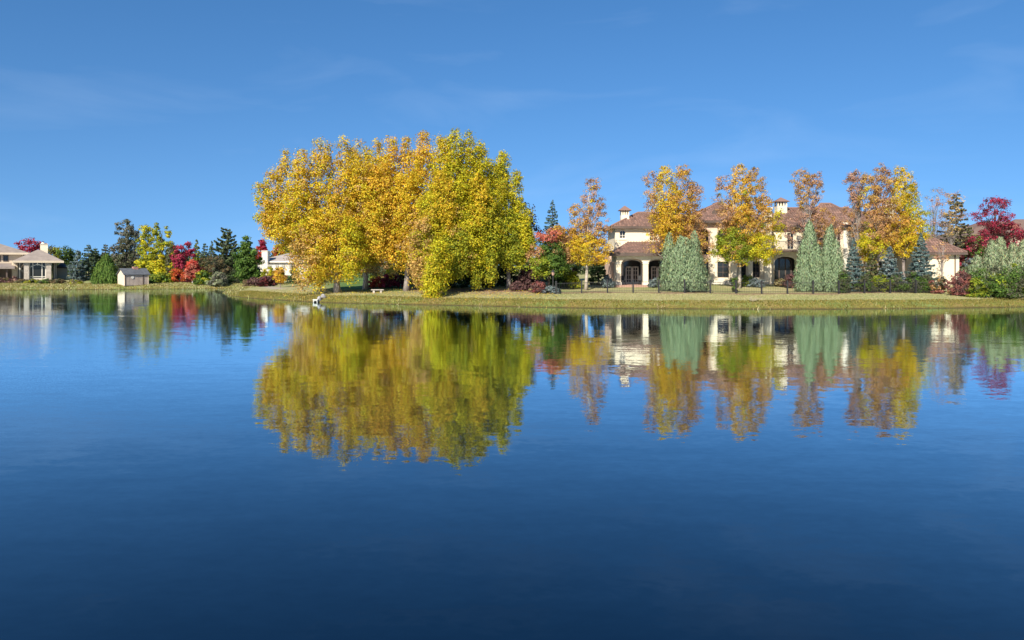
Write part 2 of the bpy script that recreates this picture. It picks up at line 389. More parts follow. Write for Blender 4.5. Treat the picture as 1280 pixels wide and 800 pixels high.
def tile_slope(mb, p0, p1, q1, q0, w=0.30, run=0.45):
    p0, p1, q0, q1 = map(Vector, (p0, p1, q0, q1)); u = p1-p0; L = u.length; u.normalize()
    v = (q0-p0)-u*((q0-p0).dot(u)); Hh = v.length; v.normalize(); nn = u.cross(v).normalized()
    ua, ub = (q0-p0).dot(u), (q1-p0).dot(u)
    k = int(L/w)
    for i in range(k):
        c = (i+0.5)*L/k
        t = 1.0
        if c < ua: t = c/ua
        if c > ub: t = min(t, (L-c)/(L-ub))
        rows = int(Hh*t/run)
        for j in range(rows+1):
            v0 = j*run; v1 = min(v0+run*1.05, Hh*t)
            if v1-v0 < 0.1: continue
            ring = []
            for (vv, rr, lift) in ((v0, w*0.46, 0.035), (v1, w*0.38, 0.01)):
                for a in range(5):
                    th = math.pi*a/4; q = p0+u*(c+rr*math.cos(th))+v*vv+nn*(lift+rr*0.55*math.sin(th)); ring.append(tuple(q))
            b0 = len(mb.v); mb.v += ring
            for a in range(4): mb.f.append((b0+a, b0+a+1, b0+5+a+1, b0+5+a))
            mb.f.append((b0, b0+1, b0+2, b0+3, b0+4))
def flue(parent, px, d, ytop, ycap, ybot, wpx, name='chimney'):
    """tile-capped masonry flue with slots under the little roof"""
    x0, x1 = X(px-wpx/2, d), X(px+wpx/2, d); w = x1-x0; zt, zc, zb = Z(ytop, d), Z(ycap, d), Z(ybot, d)-1.2
    mb = MB(); mb.box(x0, x1, d, d+w, zb, zc-0.5)
    for i in range(4):
        q = x0+(w-0.16)*i/3; mb.box(q, q+0.16, d, d+0.16, zc-0.5, zc); mb.box(q, q+0.16, d+w-0.16, d+w, zc-0.5, zc)
    ch = mb.build(name, M['stucco'], parent)
    dk = MB(); dk.box(x0+0.2, x1-0.2, d+0.2, d+w-0.2, zc-0.5, zc-0.02); dk.build('flue_shade', M['dark'], ch)
    rb = MB(); o = 0.28; ap = ((x0+x1)/2, d+w/2, zt); c = [(x0-o,d-o,zc),(x1+o,d-o,zc),(x1+o,d+w+o,zc),(x0-o,d+w+o,zc)]
    for i in range(4): rb.poly([c[i], c[(i+1)%4], ap])
    rb.poly(c[::-1]); rb.build('chimney_cap', M['tile'], ch)

def villa():
    d0 = 82.0; o = G(800, d0); root = thing('villa', o, 'cream stucco villa with terracotta tile roofs behind the iron fence', 'house')
    gz_ = 1.0
    # --- two-storey tower block with an arched porch in front
    xt0, xt1, yt, yb_ = X(769, 86), X(858, 86), 86.0, 92.5; zt = Z(284, 86)
    wx = (X(774.6,86), X(782,86), Z(298,86), Z(291,86), 0.30)
    wx2 = (X(812,86), X(822,86), Z(301,86), Z(291,86), 0.45)
    zsp = Z(304,86)
    mb = MB(); wall(mb, xt0, xt1, zsp, zt, yt, yt+0.35, [wx, wx2]); wall(mb, xt0, xt1, gz_, zsp, yt, yt+0.35, [(X(777.5,86), X(803,86), 1.5, Z(334,86)+0.35, 0.6), (X(809.5,86), X(834,86), 1.5, Z(334,86)+0.35, 0.6)])
    mb.box(xt0, xt0+0.35, yt+0.35, yb_, gz_, zt); mb.box(xt1-0.35, xt1, yt+0.35, yb_, gz_, zt); mb.box(xt0+0.35, xt1-0.35, yb_-0.35, yb_, gz_, zt)
    tw = mb.build('tower_wall', M['stucco'], root)
    ib = MB(); ib.box(xt0+0.4, xt1-0.4, yt+0.9, yb_-0.4, gz_+0.4, zt-0.1); ib.build('dark_room', M['dark'], root)
    window(root, *wx, yt+0.12, 2, 2, 'trim', fw=0.06); window(root, *wx2, yt+0.12, 2, 2, 'trim', fw=0.06)
    sb = MB(); sb.box(wx[0]-0.1, wx[1]+0.1, yt-0.09, yt-0.003, wx[2]-0.16, wx[2]-0.01); sb.build('window_sill', M['trim'], root)
    for a, bb in ((777.5,803), (809.5,834)):
        mid = (X(a,86)+X(bb,86))/2
        fr = MB(); zs, zp = 1.5, Z(334,86)+0.35
        window(root, X(a,86), X(bb,86), zs, zp, 0.6, yt+0.14, 1, 1, 'white', 'door_frame', fw=0.16)
        for s0, s1 in ((X(a,86)+0.42, mid-0.01), (mid+0.01, X(bb,86)-0.42)):
            window(root, s0, s1, zs+0.02, Z(333,86), 0, yt+0.07, 2, 4, 'white', 'french_door', fw=0.13, bar=0.05)
    roof(root, xt0, xt1, yt, yb_, zt+0.05, Z(266.5,89.2), 0.5, tiles=True)
    # wing set back on the left, the shade of its side face put into the pinkish colour
    mb = MB(); xs0 = X(760.5, 88); mb.box(xs0, xt0-0.003, 87.2, 91.5, gz_, Z(314,88)); mb.build('side_wall', M['stuccopinkshade'], root)
    cb = MB(); cb.box(xs0-0.15, xt0-0.003, 87.05, 91.6, Z(314,88)+0.003, Z(310.5,88)); cb.build('cornice', M['trim'], root)
    # porch
    x0, x1 = X(770.5, 82), X(843, 82); zf = Z(356, 82); ze = Z(317.5, 82)
    ar = [(X(776.3,82), X(804,82), zf, Z(328.3,82), 0.42), (X(810.3,82), X(837,82), zf, Z(328.3,82), 0.42)]
    mb = MB(); wall(mb, x0, x1, zf, ze, 82.0, 82.45, ar)
    wall_l = [(x0, 82.45, 85.99)]
    mb.hexa([(x0,82.45,Z(327,82)),(x0+0.4,82.45,Z(327,82)),(x0+0.4,85.99,Z(327,82)),(x0,85.99,Z(327,82)),(x0,82.45,ze),(x0+0.4,82.45,ze),(x0+0.4,85.99,ze),(x0,85.99,ze)])
    mb.build('porch_arcade', M['stucco'], root)
    for a, bb in ((770.5,776.3), (804,810.3), (837,843)):
        c = MB(); c.box(X(a,82)-0.06, X(bb,82)+0.06, 81.94, 82.51, zf-0.4, zf+0.28); c.build('column_base', M['trim'], root)
        c = MB(); c.box(X(a,82)-0.05, X(bb,82)+0.05, 81.95, 82.50, Z(328.3,82)-0.14, Z(328.3,82)); c.build('column_capital', M['trim'], root)
    fl = MB(); fl.box(x0-0.6, x1+1.5, 80.6, 85.98, 0.6, zf-0.02); fl.build('terrace', M['paver'], root)
    # lean-to porch roof with a hipped left end
    E0, E1, R0, R1 = (x0-0.5,81.45,ze+0.1), (x1+0.5,81.45,ze+0.1), (X(784.5,86),85.99,Z(302.5,86)), (x1+0.5,85.99,Z(302.5,86))
    mb = MB(); mb.quad(E0, E1, R1, R0); mb.poly([(x0-0.5,85.99,ze+0.1), E0, R0]); pr = mb.build('porch_roof', M['tile'], root)
    tb = MB(); tile_slope(tb, E0, E1, R1, R0); tag(tb.build('roof_tiles', M['tile'], pr), kind='stuff')
    fb = MB(); fb.box(x0-0.55, x1+0.55, 81.38, 81.45, ze-0.22, ze+0.14); fb.box(x0-0.57, x0-0.5, 81.45, 85.98, ze-0.22, ze+0.14); fb.build('fascia', M['fascia'], pr)
    sf = MB(); sf.quad((x0-0.5,81.45,ze+0.02),(x1+0.5,81.45,ze+0.02),(x1+0.5,85.98,ze+0.02),(x0-0.5,85.98,ze+0.02)); sf.build('soffit', M['soffit'], pr)
    flue(root, 781.5, 87.5, 256.5, 263, 270, 10)
    # --- central block, tall arched bays
    xc0, xc1, yc = X(858,84)+0.01, X(957,84), 84.0; zc = Z(277,84)
    up = [(X(874,84), X(886,84), Z(318,84), Z(292,84), 0.5), (X(897,84), X(912,84), Z(318,84), Z(292,84), 0.55), (X(922,84), X(933,84), Z(318,84), Z(292,84), 0.5), (X(941,84), X(950,84), Z(318,84), Z(292,84), 0.45)]
    lo = [(X(874,84), X(886,84), Z(348,84), Z(327,84), 0), (X(897,84), X(911.5,84), Z(347,84), Z(327,84), 0), (X(922,84), X(933,84), Z(347,84), Z(327,84), 0), (X(941,84), X(950,84), Z(347,84), Z(327,84), 0)]
    zm = Z(322,84)
    mb = MB(); wall(mb, xc0, xc1, gz_, zm, yc, yc+0.35, lo); mb.build('lower_wall', M['stucco'], root)
    mb = MB(); wall(mb, xc0, xc1, zm, zc, yc+0.002, yc+0.35, up); mb.box(xc0, xc0+0.35, yc+0.35, 94, gz_, zc); mb.box(xc1-0.35, xc1, yc+0.35, 94, gz_, zc); mb.build('upper_wall', M['stuccopinkshade'], root)
    for a, bb in ((887,896), (912.8,921), (933.8,940.2), (950.8,957)):
        p = MB(); p.box(X(a,84), X(bb,84), yc-0.22, yc-0.004, gz_, Z(288,84)); p.build('pilaster', M['stucco'], root)
    bb_ = MB(); bb_.box(xc0, xc1+0.1, yc-0.35, yc-0.225, gz_-0.1, Z(350.5,84)); bb_.build('plinth', M['trim'], root)
    ib = MB(); ib.box(xc0+0.4, xc1-0.4, yc+0.8, 93.5, gz_+0.2, zc-0.1); ib.build('dark_room', M['dark'], root)
    for w_ in up + lo: window(root, *w_, yc+0.14, 2, 3, 'fascia', fw=0.07)
    roof(root, xc0+0.4, xc1, yc, 94, zc+0.05, Z(255,89), 0.6, tiles=True)
    dm = MB()
    q = P(892, 267, 85.6); dm.tube([(q[0], q[1]-0.6, q[2]), (q[0], q[1]+2.2, q[2])], [0.48, 0.48], 14); dmo = dm.build('eyebrow_vent', M['tile'], root)
    dk = MB(); dk.tube([(q[0], q[1]-0.64, q[2]), (q[0], q[1]-0.602, q[2])], [0.38,0.38], 14); dk.build('vent_louvre', M['fascia'], dmo)
    # chimney breast on the right corner
    ch = MB(); ch.box(X(955.5,83.4), X(964.5,83.4), 83.4, 84.6, gz_, Z(262,83.4)); ch.box(X(955.5,83.4)-0.08, X(964.5,83.4)+0.08, 83.32, 84.68, Z(262,83.4), Z(259,83.4)); ch.build('chimney_breast', M['stucco'], root)
    # --- right block with a balcony over an arcade
    xr0, xr1, yr = xc1+0.01, X(1128,87), 87.0; zr = Z(283,87); zmid = Z(313,87)
    lo = [(X(968,87), X(996,87), 1.2, Z(327,87), 0.55), (X(1004,87), X(1030,87), 1.2, Z(327,87), 0.55), (X(1040,87), X(1052,87), 1.6, Z(326,87), 0.45), (X(1066,87), X(1078,87), Z(345,87), Z(326,87), 0.0), (X(1092,87), X(1104,87), Z(345,87), Z(326,87), 0.0)]
    up = [(X(984,87), X(993,87), Z(312,87), Z(291,87), 0), (X(1004,87), X(1014,87), Z(310,87), Z(292,87), 0.4), (X(1022,87), X(1032,87), Z(310,87), Z(292,87), 0.4), (X(1042,87), X(1052,87), Z(310,87), Z(292,87), 0.5), (X(1066,87), X(1076,87), Z(310,87), Z(292,87), 0.5), (X(1106,87), X(1114,87), Z(305,87), Z(287,87), 0)]
    mb = MB(); wall(mb, xr0, xr1, gz_, zmid, yr, yr+0.35, lo); wall(mb, xr0, xr1, zmid, zr, yr, yr+0.35, up)
    mb.box(xr1-0.35, xr1, yr+0.35, 96, gz_, zr); mb.build('right_wall', M['stucco'], root)
    ib = MB(); ib.box(xr0+0.4, xr1-0.4, yr+1.2, 95.5, gz_+0.2, zr-0.1); ib.build('dark_room', M['dark'], root)
    for w_ in up: window(root, *w_, yr+0.14, 2, 2, 'trim', fw=0.08)
    for w_ in lo[2:]: window(root, *w_, yr+0.14, 2, 2, 'trim', fw=0.08)
    window(root, X(970,87), X(994,87), 1.2, Z(326,87), 0.4, yr+1.05, 3, 1, 'fascia', 'french_door', fw=0.14, bar=0.12)
    window(root, X(1005,87), X(1029,87), 1.2, Z(326,87), 0.4, yr+1.05, 3, 1, 'fascia', 'french_door', fw=0.14, bar=0.12)
    p = MB(); p.box(X(1053,87), X(1059,87), yr-0.25, yr-0.004, gz_, Z(281,87)); p.box(X(1053,87)-0.1, X(1059,87)+0.1, yr-0.3, yr-0.006, Z(281,87)+0.002, Z(279,87)+0.1); p.build('pilaster', M['trim'], root)
    bl = MB(); bl.box(X(966,86), X(1036,86), 85.4, yr-0.004, Z(314.5,86), Z(311.8,86)); bl.build('balcony_slab', M['fascia'], root)
    rl = MB(); rl.box(X(966,86), X(1036,86), 85.42, 85.47, Z(302,86), Z(301.3,86))
    for i in range(58):
        q = X(966.4,86)+(X(1035.6,86)-X(966.4,86))*i/57; rl.box(q-0.012, q+0.012, 85.43, 85.455, Z(311.8,86), Z(302,86))
    rl.build('balcony_railing', M['iron'], root)
    roof(root, xr0+0.65, xr1, yr, 96, zr+0.05, Z(260.5,91), 0.6, tiles=True)
    # hipped gable in front of the right roof
    xg0, xg1 = X(1005,88), X(1084,88)
    roof(root, xg0, xg1, 87.6, 94, zr+0.25, Z(255.5,91), 0.3, tiles=True)
    flue(root, 978, 90, 246, 252, 259, 12); flue(root, 1113, 90, 246, 252.5, 262, 11)
    chair(779, 83.2, 'dark metal patio chair beside the corner column of the arched porch')
    chair(801, 83.2, 'dark metal patio chair beside the column between the two porch arches')
def chair(px_, d, lab):
    x = X(px_, d); z = Z(356, 82)-0.02
    r = thing('patio_chair', (x, d, z), lab, 'chair', 'chairs on the villa porch')
    for sx in (-1, 1):
        for sy in (-1, 1):
            q = MB(); q.tube([(x+sx*0.24, d+sy*0.22, z), (x+sx*0.22, d+sy*0.2, z+0.45)], [0.022,0.022], 6); q.build('leg', M['iron'], r)
    q = MB(); q.box(x-0.26, x+0.26, d-0.25, d+0.25, z+0.451, z+0.50); q.build('seat', M['iron'], r)
    q = MB(); q.hexa([(x-0.26,d+0.20,z+0.501),(x+0.26,d+0.20,z+0.501),(x+0.26,d+0.25,z+0.501),(x-0.26,d+0.25,z+0.501),(x-0.24,d+0.32,z+1.0),(x+0.24,d+0.32,z+1.0),(x+0.24,d+0.36,z+1.0),(x-0.24,d+0.36,z+1.0)]); q.build('backrest', M['iron'], r)
villa()

def garage():
    d = 84.0; x0, x1 = X(1140, d), X(1199, d); z0 = 1.0; ze = Z(317, d)
    r = thing('garage', G(1170, d), 'low cream garage wing with terracotta hip roof beside the blue spruces', 'building')
    mb = MB(); wall(mb, x0, x1, z0, ze, d, d+0.3, [(X(1150,d), X(1158,d), 2.2, Z(325,d), 0)]); mb.box(x0, x0+0.3, d+0.3, d+7, z0, ze); mb.box(x1-0.3, x1, d+0.3, d+7, z0, ze); mb.box(x0+0.3, x1-0.3, d+6.7, d+7, z0, ze); mb.build('wall', M['stucco'], r)
    window(r, X(1150,d), X(1158,d), 2.2, Z(325,d), 0, d+0.1, 2, 2, 'trim')
    roof(r, x0, x1, d, d+7, ze+0.08, Z(294,d+3.5), 0.55, tiles=True)
    q = MB(); q.tube([(X(1193.5,d), d-0.07, z0), (X(1193.5,d), d-0.07, ze-0.1)], [0.06,0.06], 8); q.build('downspout', M['fascia'], r)
garage()

def left_house():
    d = 127.0; bx = (45-640)/F*d; X = lambda px_, dd: bx+(px_-45)*127/F*0.85      # plan laid out square on, then the house is turned
    r = thing('pavilion_house', G(45, d), 'beige house with glazed bay, stone columns and a shallow hip roof', 'house')
    gz_ = 0.6; ze = Z(326.5, d); zb = Z(351.5, d)
    # glazed bay
    for a, bb in ((30,36.3), (57.8,64.2)):
        q = MB(); q.box(X(a,d), X(bb,d), d-0.4, d+0.5, gz_, ze); q.box(X(a,d)-0.08, X(bb,d)+0.08, d-0.48, d+0.58, ze-0.55, ze-0.3); q.box(X(a,d)-0.08, X(bb,d)+0.08, d-0.48, d+0.58, gz_, gz_+0.45)
        q.build('column', M['stone'], r)
    q = MB(); q.box(X(36.3,d)+0.01, X(57.8,d)-0.01, d+0.02, d+0.3, gz_, zb+0.35); q.build('bay_wall', M['tan'], r)
    window(r, X(36.3,d)+0.01, X(57.8,d)-0.01, zb+0.36, ze-0.02, 0, d+0.08, 1, 1, 'white', fw=0.14)
    q = MB()
    for c in (41, 47, 52.5): q.box(X(c,d)-0.07, X(c,d)+0.07, d+0.03, d+0.075, zb+0.5 if c != 47 else Z(332,d), ze-0.1)
    q.box(X(37,d), X(57,d), d+0.025, d+0.07, Z(346,d)-0.06, Z(346,d)+0.07)
    for i in range(12):
        a = X(37.5,d)+(X(56.8,d)-X(37.5,d))*i/12; bb = X(37.5,d)+(X(56.8,d)-X(37.5,d))*(i+1)/12
        zz = lambda t: Z(334.5,d)+0.42*math.sin(math.pi*(t-X(37.5,d))/(X(56.8,d)-X(37.5,d)))
        q.hexa([(a,d+0.02,zz(a)),(bb,d+0.02,zz(bb)),(bb,d+0.07,zz(bb)),(a,d+0.07,zz(a)),(a,d+0.02,zz(a)+0.13),(bb,d+0.02,zz(bb)+0.13),(bb,d+0.07,zz(bb)+0.13),(a,d+0.07,zz(a)+0.13)])
    q.build('glazing_bars', M['white'], r)
    # angled sides of the bay
    for (xa, ya, xb, yb2) in ((X(21.5,d+3), d+3, X(30,d), d+0.3), (X(70.5,d+3), d+3, X(64.2,d), d+0.3)):
        s = 1 if xb > xa else -1
        g = MB(); g.quad((xa,ya,zb+0.36),(xb,yb2,zb+0.36),(xb,yb2,ze),(xa,ya,ze)); gl = g.build('window', M['glass'], r)
        w_ = MB(); w_.hexa([(xa,ya-0.05,gz_),(xb,yb2-0.05,gz_),(xb,yb2+0.15,gz_),(xa,ya+0.15,gz_),(xa,ya-0.05,zb+0.35),(xb,yb2-0.05,zb+0.35),(xb,yb2+0.15,zb+0.35),(xa,ya+0.15,zb+0.35)]); w_.build('bay_wall', M['tan'], r)
        t = 0.35; xm, ym = xa+(xb-xa)*t, ya+(yb2-ya)*t
        f = MB(); f.box(xm-0.13, xm+0.13, ym-0.16, ym+0.02, zb+0.36, ze-0.02); f.box(xa-0.12, xa+0.12, ya-0.2, ya+0.02, gz_, ze-0.02); f.build('mullion', M['white'], gl)
    # core, upper storey and roofs
    q = MB(); q.box(X(14,130.6), X(70,130.6), 130.6, 138, gz_, ze+0.1); q.build('wall', M['tan'], r)
    q = MB(); q.box(X(16,d+2), X(21.6,d+2), d+2.2, d+4, gz_, ze-0.01); q.build('corner_wall', M['tan'], r)
    roof(r, X(19.5,d)+0.2, X(75,d), d-0.2, d+5.6, ze+0.05, Z(312.5,d+3), 0.55, 'shingle', fh=0.3, fmat='tan')
    ch = MB(); ch.box(X(50,130), X(59.8,130), 130, 131.3, ze, Z(305.5,130)); ch.box(X(49.6,130), X(60.2,130), 129.9, 131.4, Z(305.5,130)+0.002, Z(304.7,130)); ch.tube([(X(53.5,130),130.6,Z(304.7,130)),(X(53.5,130),130.6,Z(303,130))],[0.28,0.2],10); ch.build('chimney', M['stucco'], r)
    q = MB(); q.box(bx-14, X(27,136), 136, 146, gz_, Z(317.5,136)); q.build('upper_wall', M['tan'], r)
    for a, bb in ((-6,-2), (1,8)): window(r, X(a,136), X(bb,136), Z(327,136), Z(319.5,136), 0, 135.93, 2, 1, 'fascia')
    roof(r, bx-14, X(29,136), 136, 146, Z(316.5,136), Z(303.5,141), 0.8, 'shingle', fh=0.3, fmat='tan')
    # side porch with a low roof
    q = MB(); q.hexa([(bx-14,126.5,Z(336,126.5)),(X(19,126.5),126.5,Z(336,126.5)),(X(19,126.5),131,Z(336,126.5)),(bx-14,131,Z(336,126.5)),(bx-14,126.5,Z(333.5,126.5)),(X(19,126.5),126.5,Z(333.5,126.5)),(X(17,126.5),135.9,Z(329,130)),(bx-14,135.9,Z(329,130))]); q.build('porch_roof', M['shingle'], r)
    q = MB(); q.box(bx-14, X(15,132), 132.2, 132.5, gz_, Z(336,132)); q.build('porch_shade', M['soffit'], r)  # dark sheet: shade of the open porch put into the colour
    for c in (-4, 8): q = MB(); q.box(X(c,127), X(c+2,127), 127, 127.25, gz_, Z(335.9,126.5)); q.build('porch_post', M['fascia'], r)
    # wing on the right in shade
    q = MB(); q.box(X(72,133), X(86,133), 133, 140, gz_, Z(334,133)); q.build('side_wing', M['tan'], r)
    roof(r, X(72,133), X(86,133), 133, 140, Z(334,133)+0.02, Z(328,136), 0.3, 'slate', fh=0.2)
    r.rotation_euler.z = math.radians(31)
left_house()

def shed():
    o = G(166.5, 120.5); r = thing('garden_shed', o, 'small weathered timber shed with slate roof at the water edge', 'shed')
    x, y, z = o; w, dp, he, hp = 2.05, 1.6, 1.72, 2.62          # half length, half depth, eave and ridge height
    q = MB(); q.box(x-w+0.02, x+w-0.02, y-dp+0.02, y+dp-0.02, z-0.2, z+he); q.build('wall', M['shedwood'], r)
    k = 16
    for i in range(k):                                           # boards of the long front
        a = x-w+2*w*i/k; q = MB(); q.box(a+0.012, a+2*w/k-0.012, y-dp-0.02-0.008*(i % 3), y-dp+0.019, z-0.1, z+he-0.01); q.build('plank', M['shedwood'], r)
    k = 12
    for i in range(k):                                           # boards of the gable end
        a = y-dp+2*dp*i/k; b_ = a+2*dp/k; top = lambda t: z+he+(hp-he)*(1-abs(t-y)/dp)-0.03
        x0, x1 = x-w-0.02-0.008*(i % 2), x-w+0.019; a += 0.012; b_ -= 0.012
        q = MB(); q.hexa([(x0,a,z-0.1),(x1,a,z-0.1),(x1,b_,z-0.1),(x0,b_,z-0.1),(x0,a,top(a)),(x1,a,top(a)),(x1,b_,top(b_)),(x0,b_,top(b_))]); q.build('plank', M['shedlit'], r)
    for cx in (x-w+0.07, x+w*0.55, x+w-0.07):
        q = MB(); q.box(cx-0.07, cx+0.07, y-dp-0.085, y-dp-0.045, z-0.1, z+he-0.02); q.build('corner_board', M['fascia'] if cx < x+w*0.7 else M['shedlit'], r)
    rb = MB(); ov = 0.22; up = Vector((0,0,0.10)); e = 0.25; dz = (hp-he)/dp*ov
    A0, A1 = Vector((x-w-e,y-dp-ov,z+he-dz)), Vector((x+w+e,y-dp-ov,z+he-dz)); R0, R1 = Vector((x-w-e,y,z+hp)), Vector((x+w+e,y,z+hp)); B0, B1 = Vector((x-w-e,y+dp+ov,z+he-dz)), Vector((x+w+e,y+dp+ov,z+he-dz))
    rb.hexa([A0,A1,R1,R0,A0+up,A1+up,R1+up,R0+up]); rb.hexa([R0,R1,B1,B0,R0+up,R1+up,B1+up,B0+up]); ro = rb.build('roof', M['slate'], r)
    v = MB(); v.box(x-0.1, x+0.75, y-0.35, y+0.35, z+hp-0.25, z+hp+0.36); v.build('brick_vent', M['brick'], ro)
    q = MB(); cx, cz = x-0.75, z+1.22; q.tube([(cx,y-dp-0.10,cz),(cx,y-dp-0.05,cz)], [0.26,0.26], 16); q.build('round_plaque', M['white'], r)
    r.rotation_euler.z = math.radians(47); r.scale = (0.87, 0.87, 0.94)
shed()

def white_house():
    d = 138.0; r = thing('deck_house', G(350, d), 'white house with tall chimney and raised deck behind the yellow trees', 'house')
    x0, x1 = X(322,d), X(388,d); ze = Z(327,d)
    q = MB(); wins = [(X(a,d), X(a+5,d), Z(337,d), Z(329.5,d), 0) for a in (344, 352, 361, 369)]
    wall(q, x0, x1, 0.9, ze, d, d+0.3, wins); q.box(x0, x0+0.3, d+0.3, d+9, 0.9, ze); q.box(x1-0.3, x1, d+0.3, d+9, 0.9, ze); q.box(x0+0.4, x1-0.4, d+0.6, d+8.8, 1.0, ze-0.05); q.build('wall', M['white'], r)
    for w_ in wins: window(r, *w_, d+0.1, 2, 1, 'white')
    roof(r, x0, x1, d, d+9, ze+0.05, Z(316.5,d+4.5), 0.6, 'greyroof', fmat='white')
    q = MB(); q.box(X(327.5,d-1), X(334.8,d-1), d-1.2, d-0.01, 0.9, Z(314.5,d-1)); q.box(X(327.1,d-1), X(335.2,d-1), d-1.3, d+0.05, Z(314.5,d-1)+0.002, Z(313.3,d-1)); q.build('chimney', M['white'], r)
    q = MB(); q.box(X(325,d-4), X(364,d-4), d-4, d-1.31, Z(339,d-4), Z(337,d-4)); dk = q.build('deck', M['trim'], r)
    for c in (325.5, 338, 350, 363): p = MB(); p.box(X(c,d-4)-0.09, X(c,d-4)+0.09, d-3.9, d-3.7, 0.8, Z(339,d-4)); p.build('deck_post', M['trim'], r)
    q = MB(); q.box(X(325,d-4), X(364,d-4), d-4, d-3.93, Z(331.6,d-4), Z(331,d-4))
    for i in range(40): t = X(325.2,d-4)+(X(363.8,d-4)-X(325.2,d-4))*i/39; q.box(t-0.02, t+0.02, d-3.98, d-3.94, Z(337,d-4), Z(331.6,d-4))
    q.build('railing', M['white'], dk)
white_house()

def far_house():
    d = 112.0; r = thing('timber_house', G(1250, d), 'brown roofed house half hidden behind the crimson tree', 'house')
    x0, x1 = X(1212,d), X(1330,d); ze = Z(297,d)
    q = MB(); wins = [(X(a,d), X(a+9,d), Z(318,d), Z(302,d), 0) for a in (1222, 1245, 1273, 1296)]
    wall(q, x0, x1, 1.0, ze, d, d+0.3, wins); q.box(x0, x0+0.3, d+0.3, d+10, 1, ze); q.box(x0+0.5, x1-0.5, d+0.6, d+9.8, 1.0, ze-0.05); q.build('wall', M['tan'], r)
    for w_ in wins: window(r, *w_, d+0.1, 2, 2, 'white')
    roof(r, x0, x1, d, d+10, ze+0.05, Z(277,d+5), 0.8, 'brownroof')
    x2, x3 = X(1262,d-2), X(1330,d-2)
    q = MB(); q.box(x2, x3, d-2, d-0.02, 1, Z(291,d-2)); q.build('bay_wall', M['tan'], r)
    window(r, X(1272,d-2), X(1284,d-2), Z(299,d-2), Z(292.5,d-2), 0, d-2.09, 2, 1, 'white')
    roof(r, x2, x3, d-2, d+4, Z(291,d-2)+0.04, Z(274,d+1), 0.6, 'brownroof')
far_house()

# ------------------------------------------------------------------ fence, lamp post, bench, outlet, rocks
def fence():
    d = 72.0; posts = [695+(1177-695)*i/15 for i in range(16)]
    r = thing('iron_fence', G(930, d), 'low black iron fence with square posts along the back of the bank', 'fence')
    pm = None
    for i, px_ in enumerate(posts):
        x, y, z = G(px_, d); q = MB(); q.box(x-0.065, x+0.065, y-0.065, y+0.065, z-0.15, z+1.18); q.hexa([(x-0.09,y-0.09,z+1.182),(x+0.09,y-0.09,z+1.182),(x+0.09,y+0.09,z+1.182),(x-0.09,y+0.09,z+1.182),(x-0.02,y-0.02,z+1.28),(x+0.02,y-0.02,z+1.28),(x+0.02,y+0.02,z+1.28),(x-0.02,y+0.02,z+1.28)])
        q.build('post', M['iron'], r)
    for a, bb in zip(posts[:-1], posts[1:]):
        x0, _, z0 = G(a, d); x1, _, z1 = G(bb, d)
        for h_ in (0.18, 1.0):
            q = MB(); q.hexa([(x0+0.07,d-0.018,z0+h_),(x1-0.07,d-0.018,z1+h_),(x1-0.07,d+0.018,z1+h_),(x0+0.07,d+0.018,z0+h_),(x0+0.07,d-0.018,z0+h_+0.035),(x1-0.07,d-0.018,z1+h_+0.035),(x1-0.07,d+0.018,z1+h_+0.035),(x0+0.07,d+0.018,z0+h_+0.035)]); q.build('rail', M['iron'], r)
        q = MB(); k = 15
        for i in range(1, k):
            t = i/k; x = x0+(x1-x0)*t; z = z0+(z1-z0)*t; q.box(x-0.007, x+0.007, d-0.032, d-0.019, z+0.06, z+1.12)
        tag(q.build('pickets', M['iron'], r), kind='stuff')
fence()
def lamp_post():
    x, y, z = G(691.3, 73); r = thing('lamp_post', (x, y, z), 'dark garden lamp post with a brown lantern at the fence end', 'lamp post')
    q = MB(); q.tube([(x,y,z-0.1),(x,y,z+0.25),(x,y,z+0.3),(x,y,z+1.75)], [0.11,0.10,0.06,0.05], 10); q.build('post', M['iron'], r)
    q = MB(); q.tube([(x,y,z+1.751),(x,y,z+1.8),(x,y,z+2.08)], [0.07,0.11,0.17], 6); q.build('lantern', M['paver'], r)
    q = MB(); q.tube([(x,y,z+2.081),(x,y,z+2.12),(x,y,z+2.28),(x,y,z+2.36)], [0.21,0.2,0.05,0.02], 6); q.build('lantern_cap', M['iron'], r)
lamp_post()
def bench():
    d = 77.0; x, y, z = G(472, d); r = thing('stone_bench', (x, y, z), 'low pale stone bench on the bank near the red shrub', 'bench')
    q = MB(); q.box(x-0.64, x+0.64, y-0.2, y+0.2, z+0.34, z+0.42); q.build('seat', M['stone'], r)
    for s in (-1, 1): q = MB(); q.hexa([(x+s*0.36-0.12,y-0.16,z-0.05),(x+s*0.36+0.12,y-0.16,z-0.05),(x+s*0.36+0.12,y+0.16,z-0.05),(x+s*0.36-0.12,y+0.16,z-0.05),(x+s*0.36-0.09,y-0.14,z+0.338),(x+s*0.36+0.09,y-0.14,z+0.338),(x+s*0.36+0.09,y+0.14,z+0.338),(x+s*0.36-0.09,y+0.14,z+0.338)]); q.build('leg', M['stone'], r)
bench()
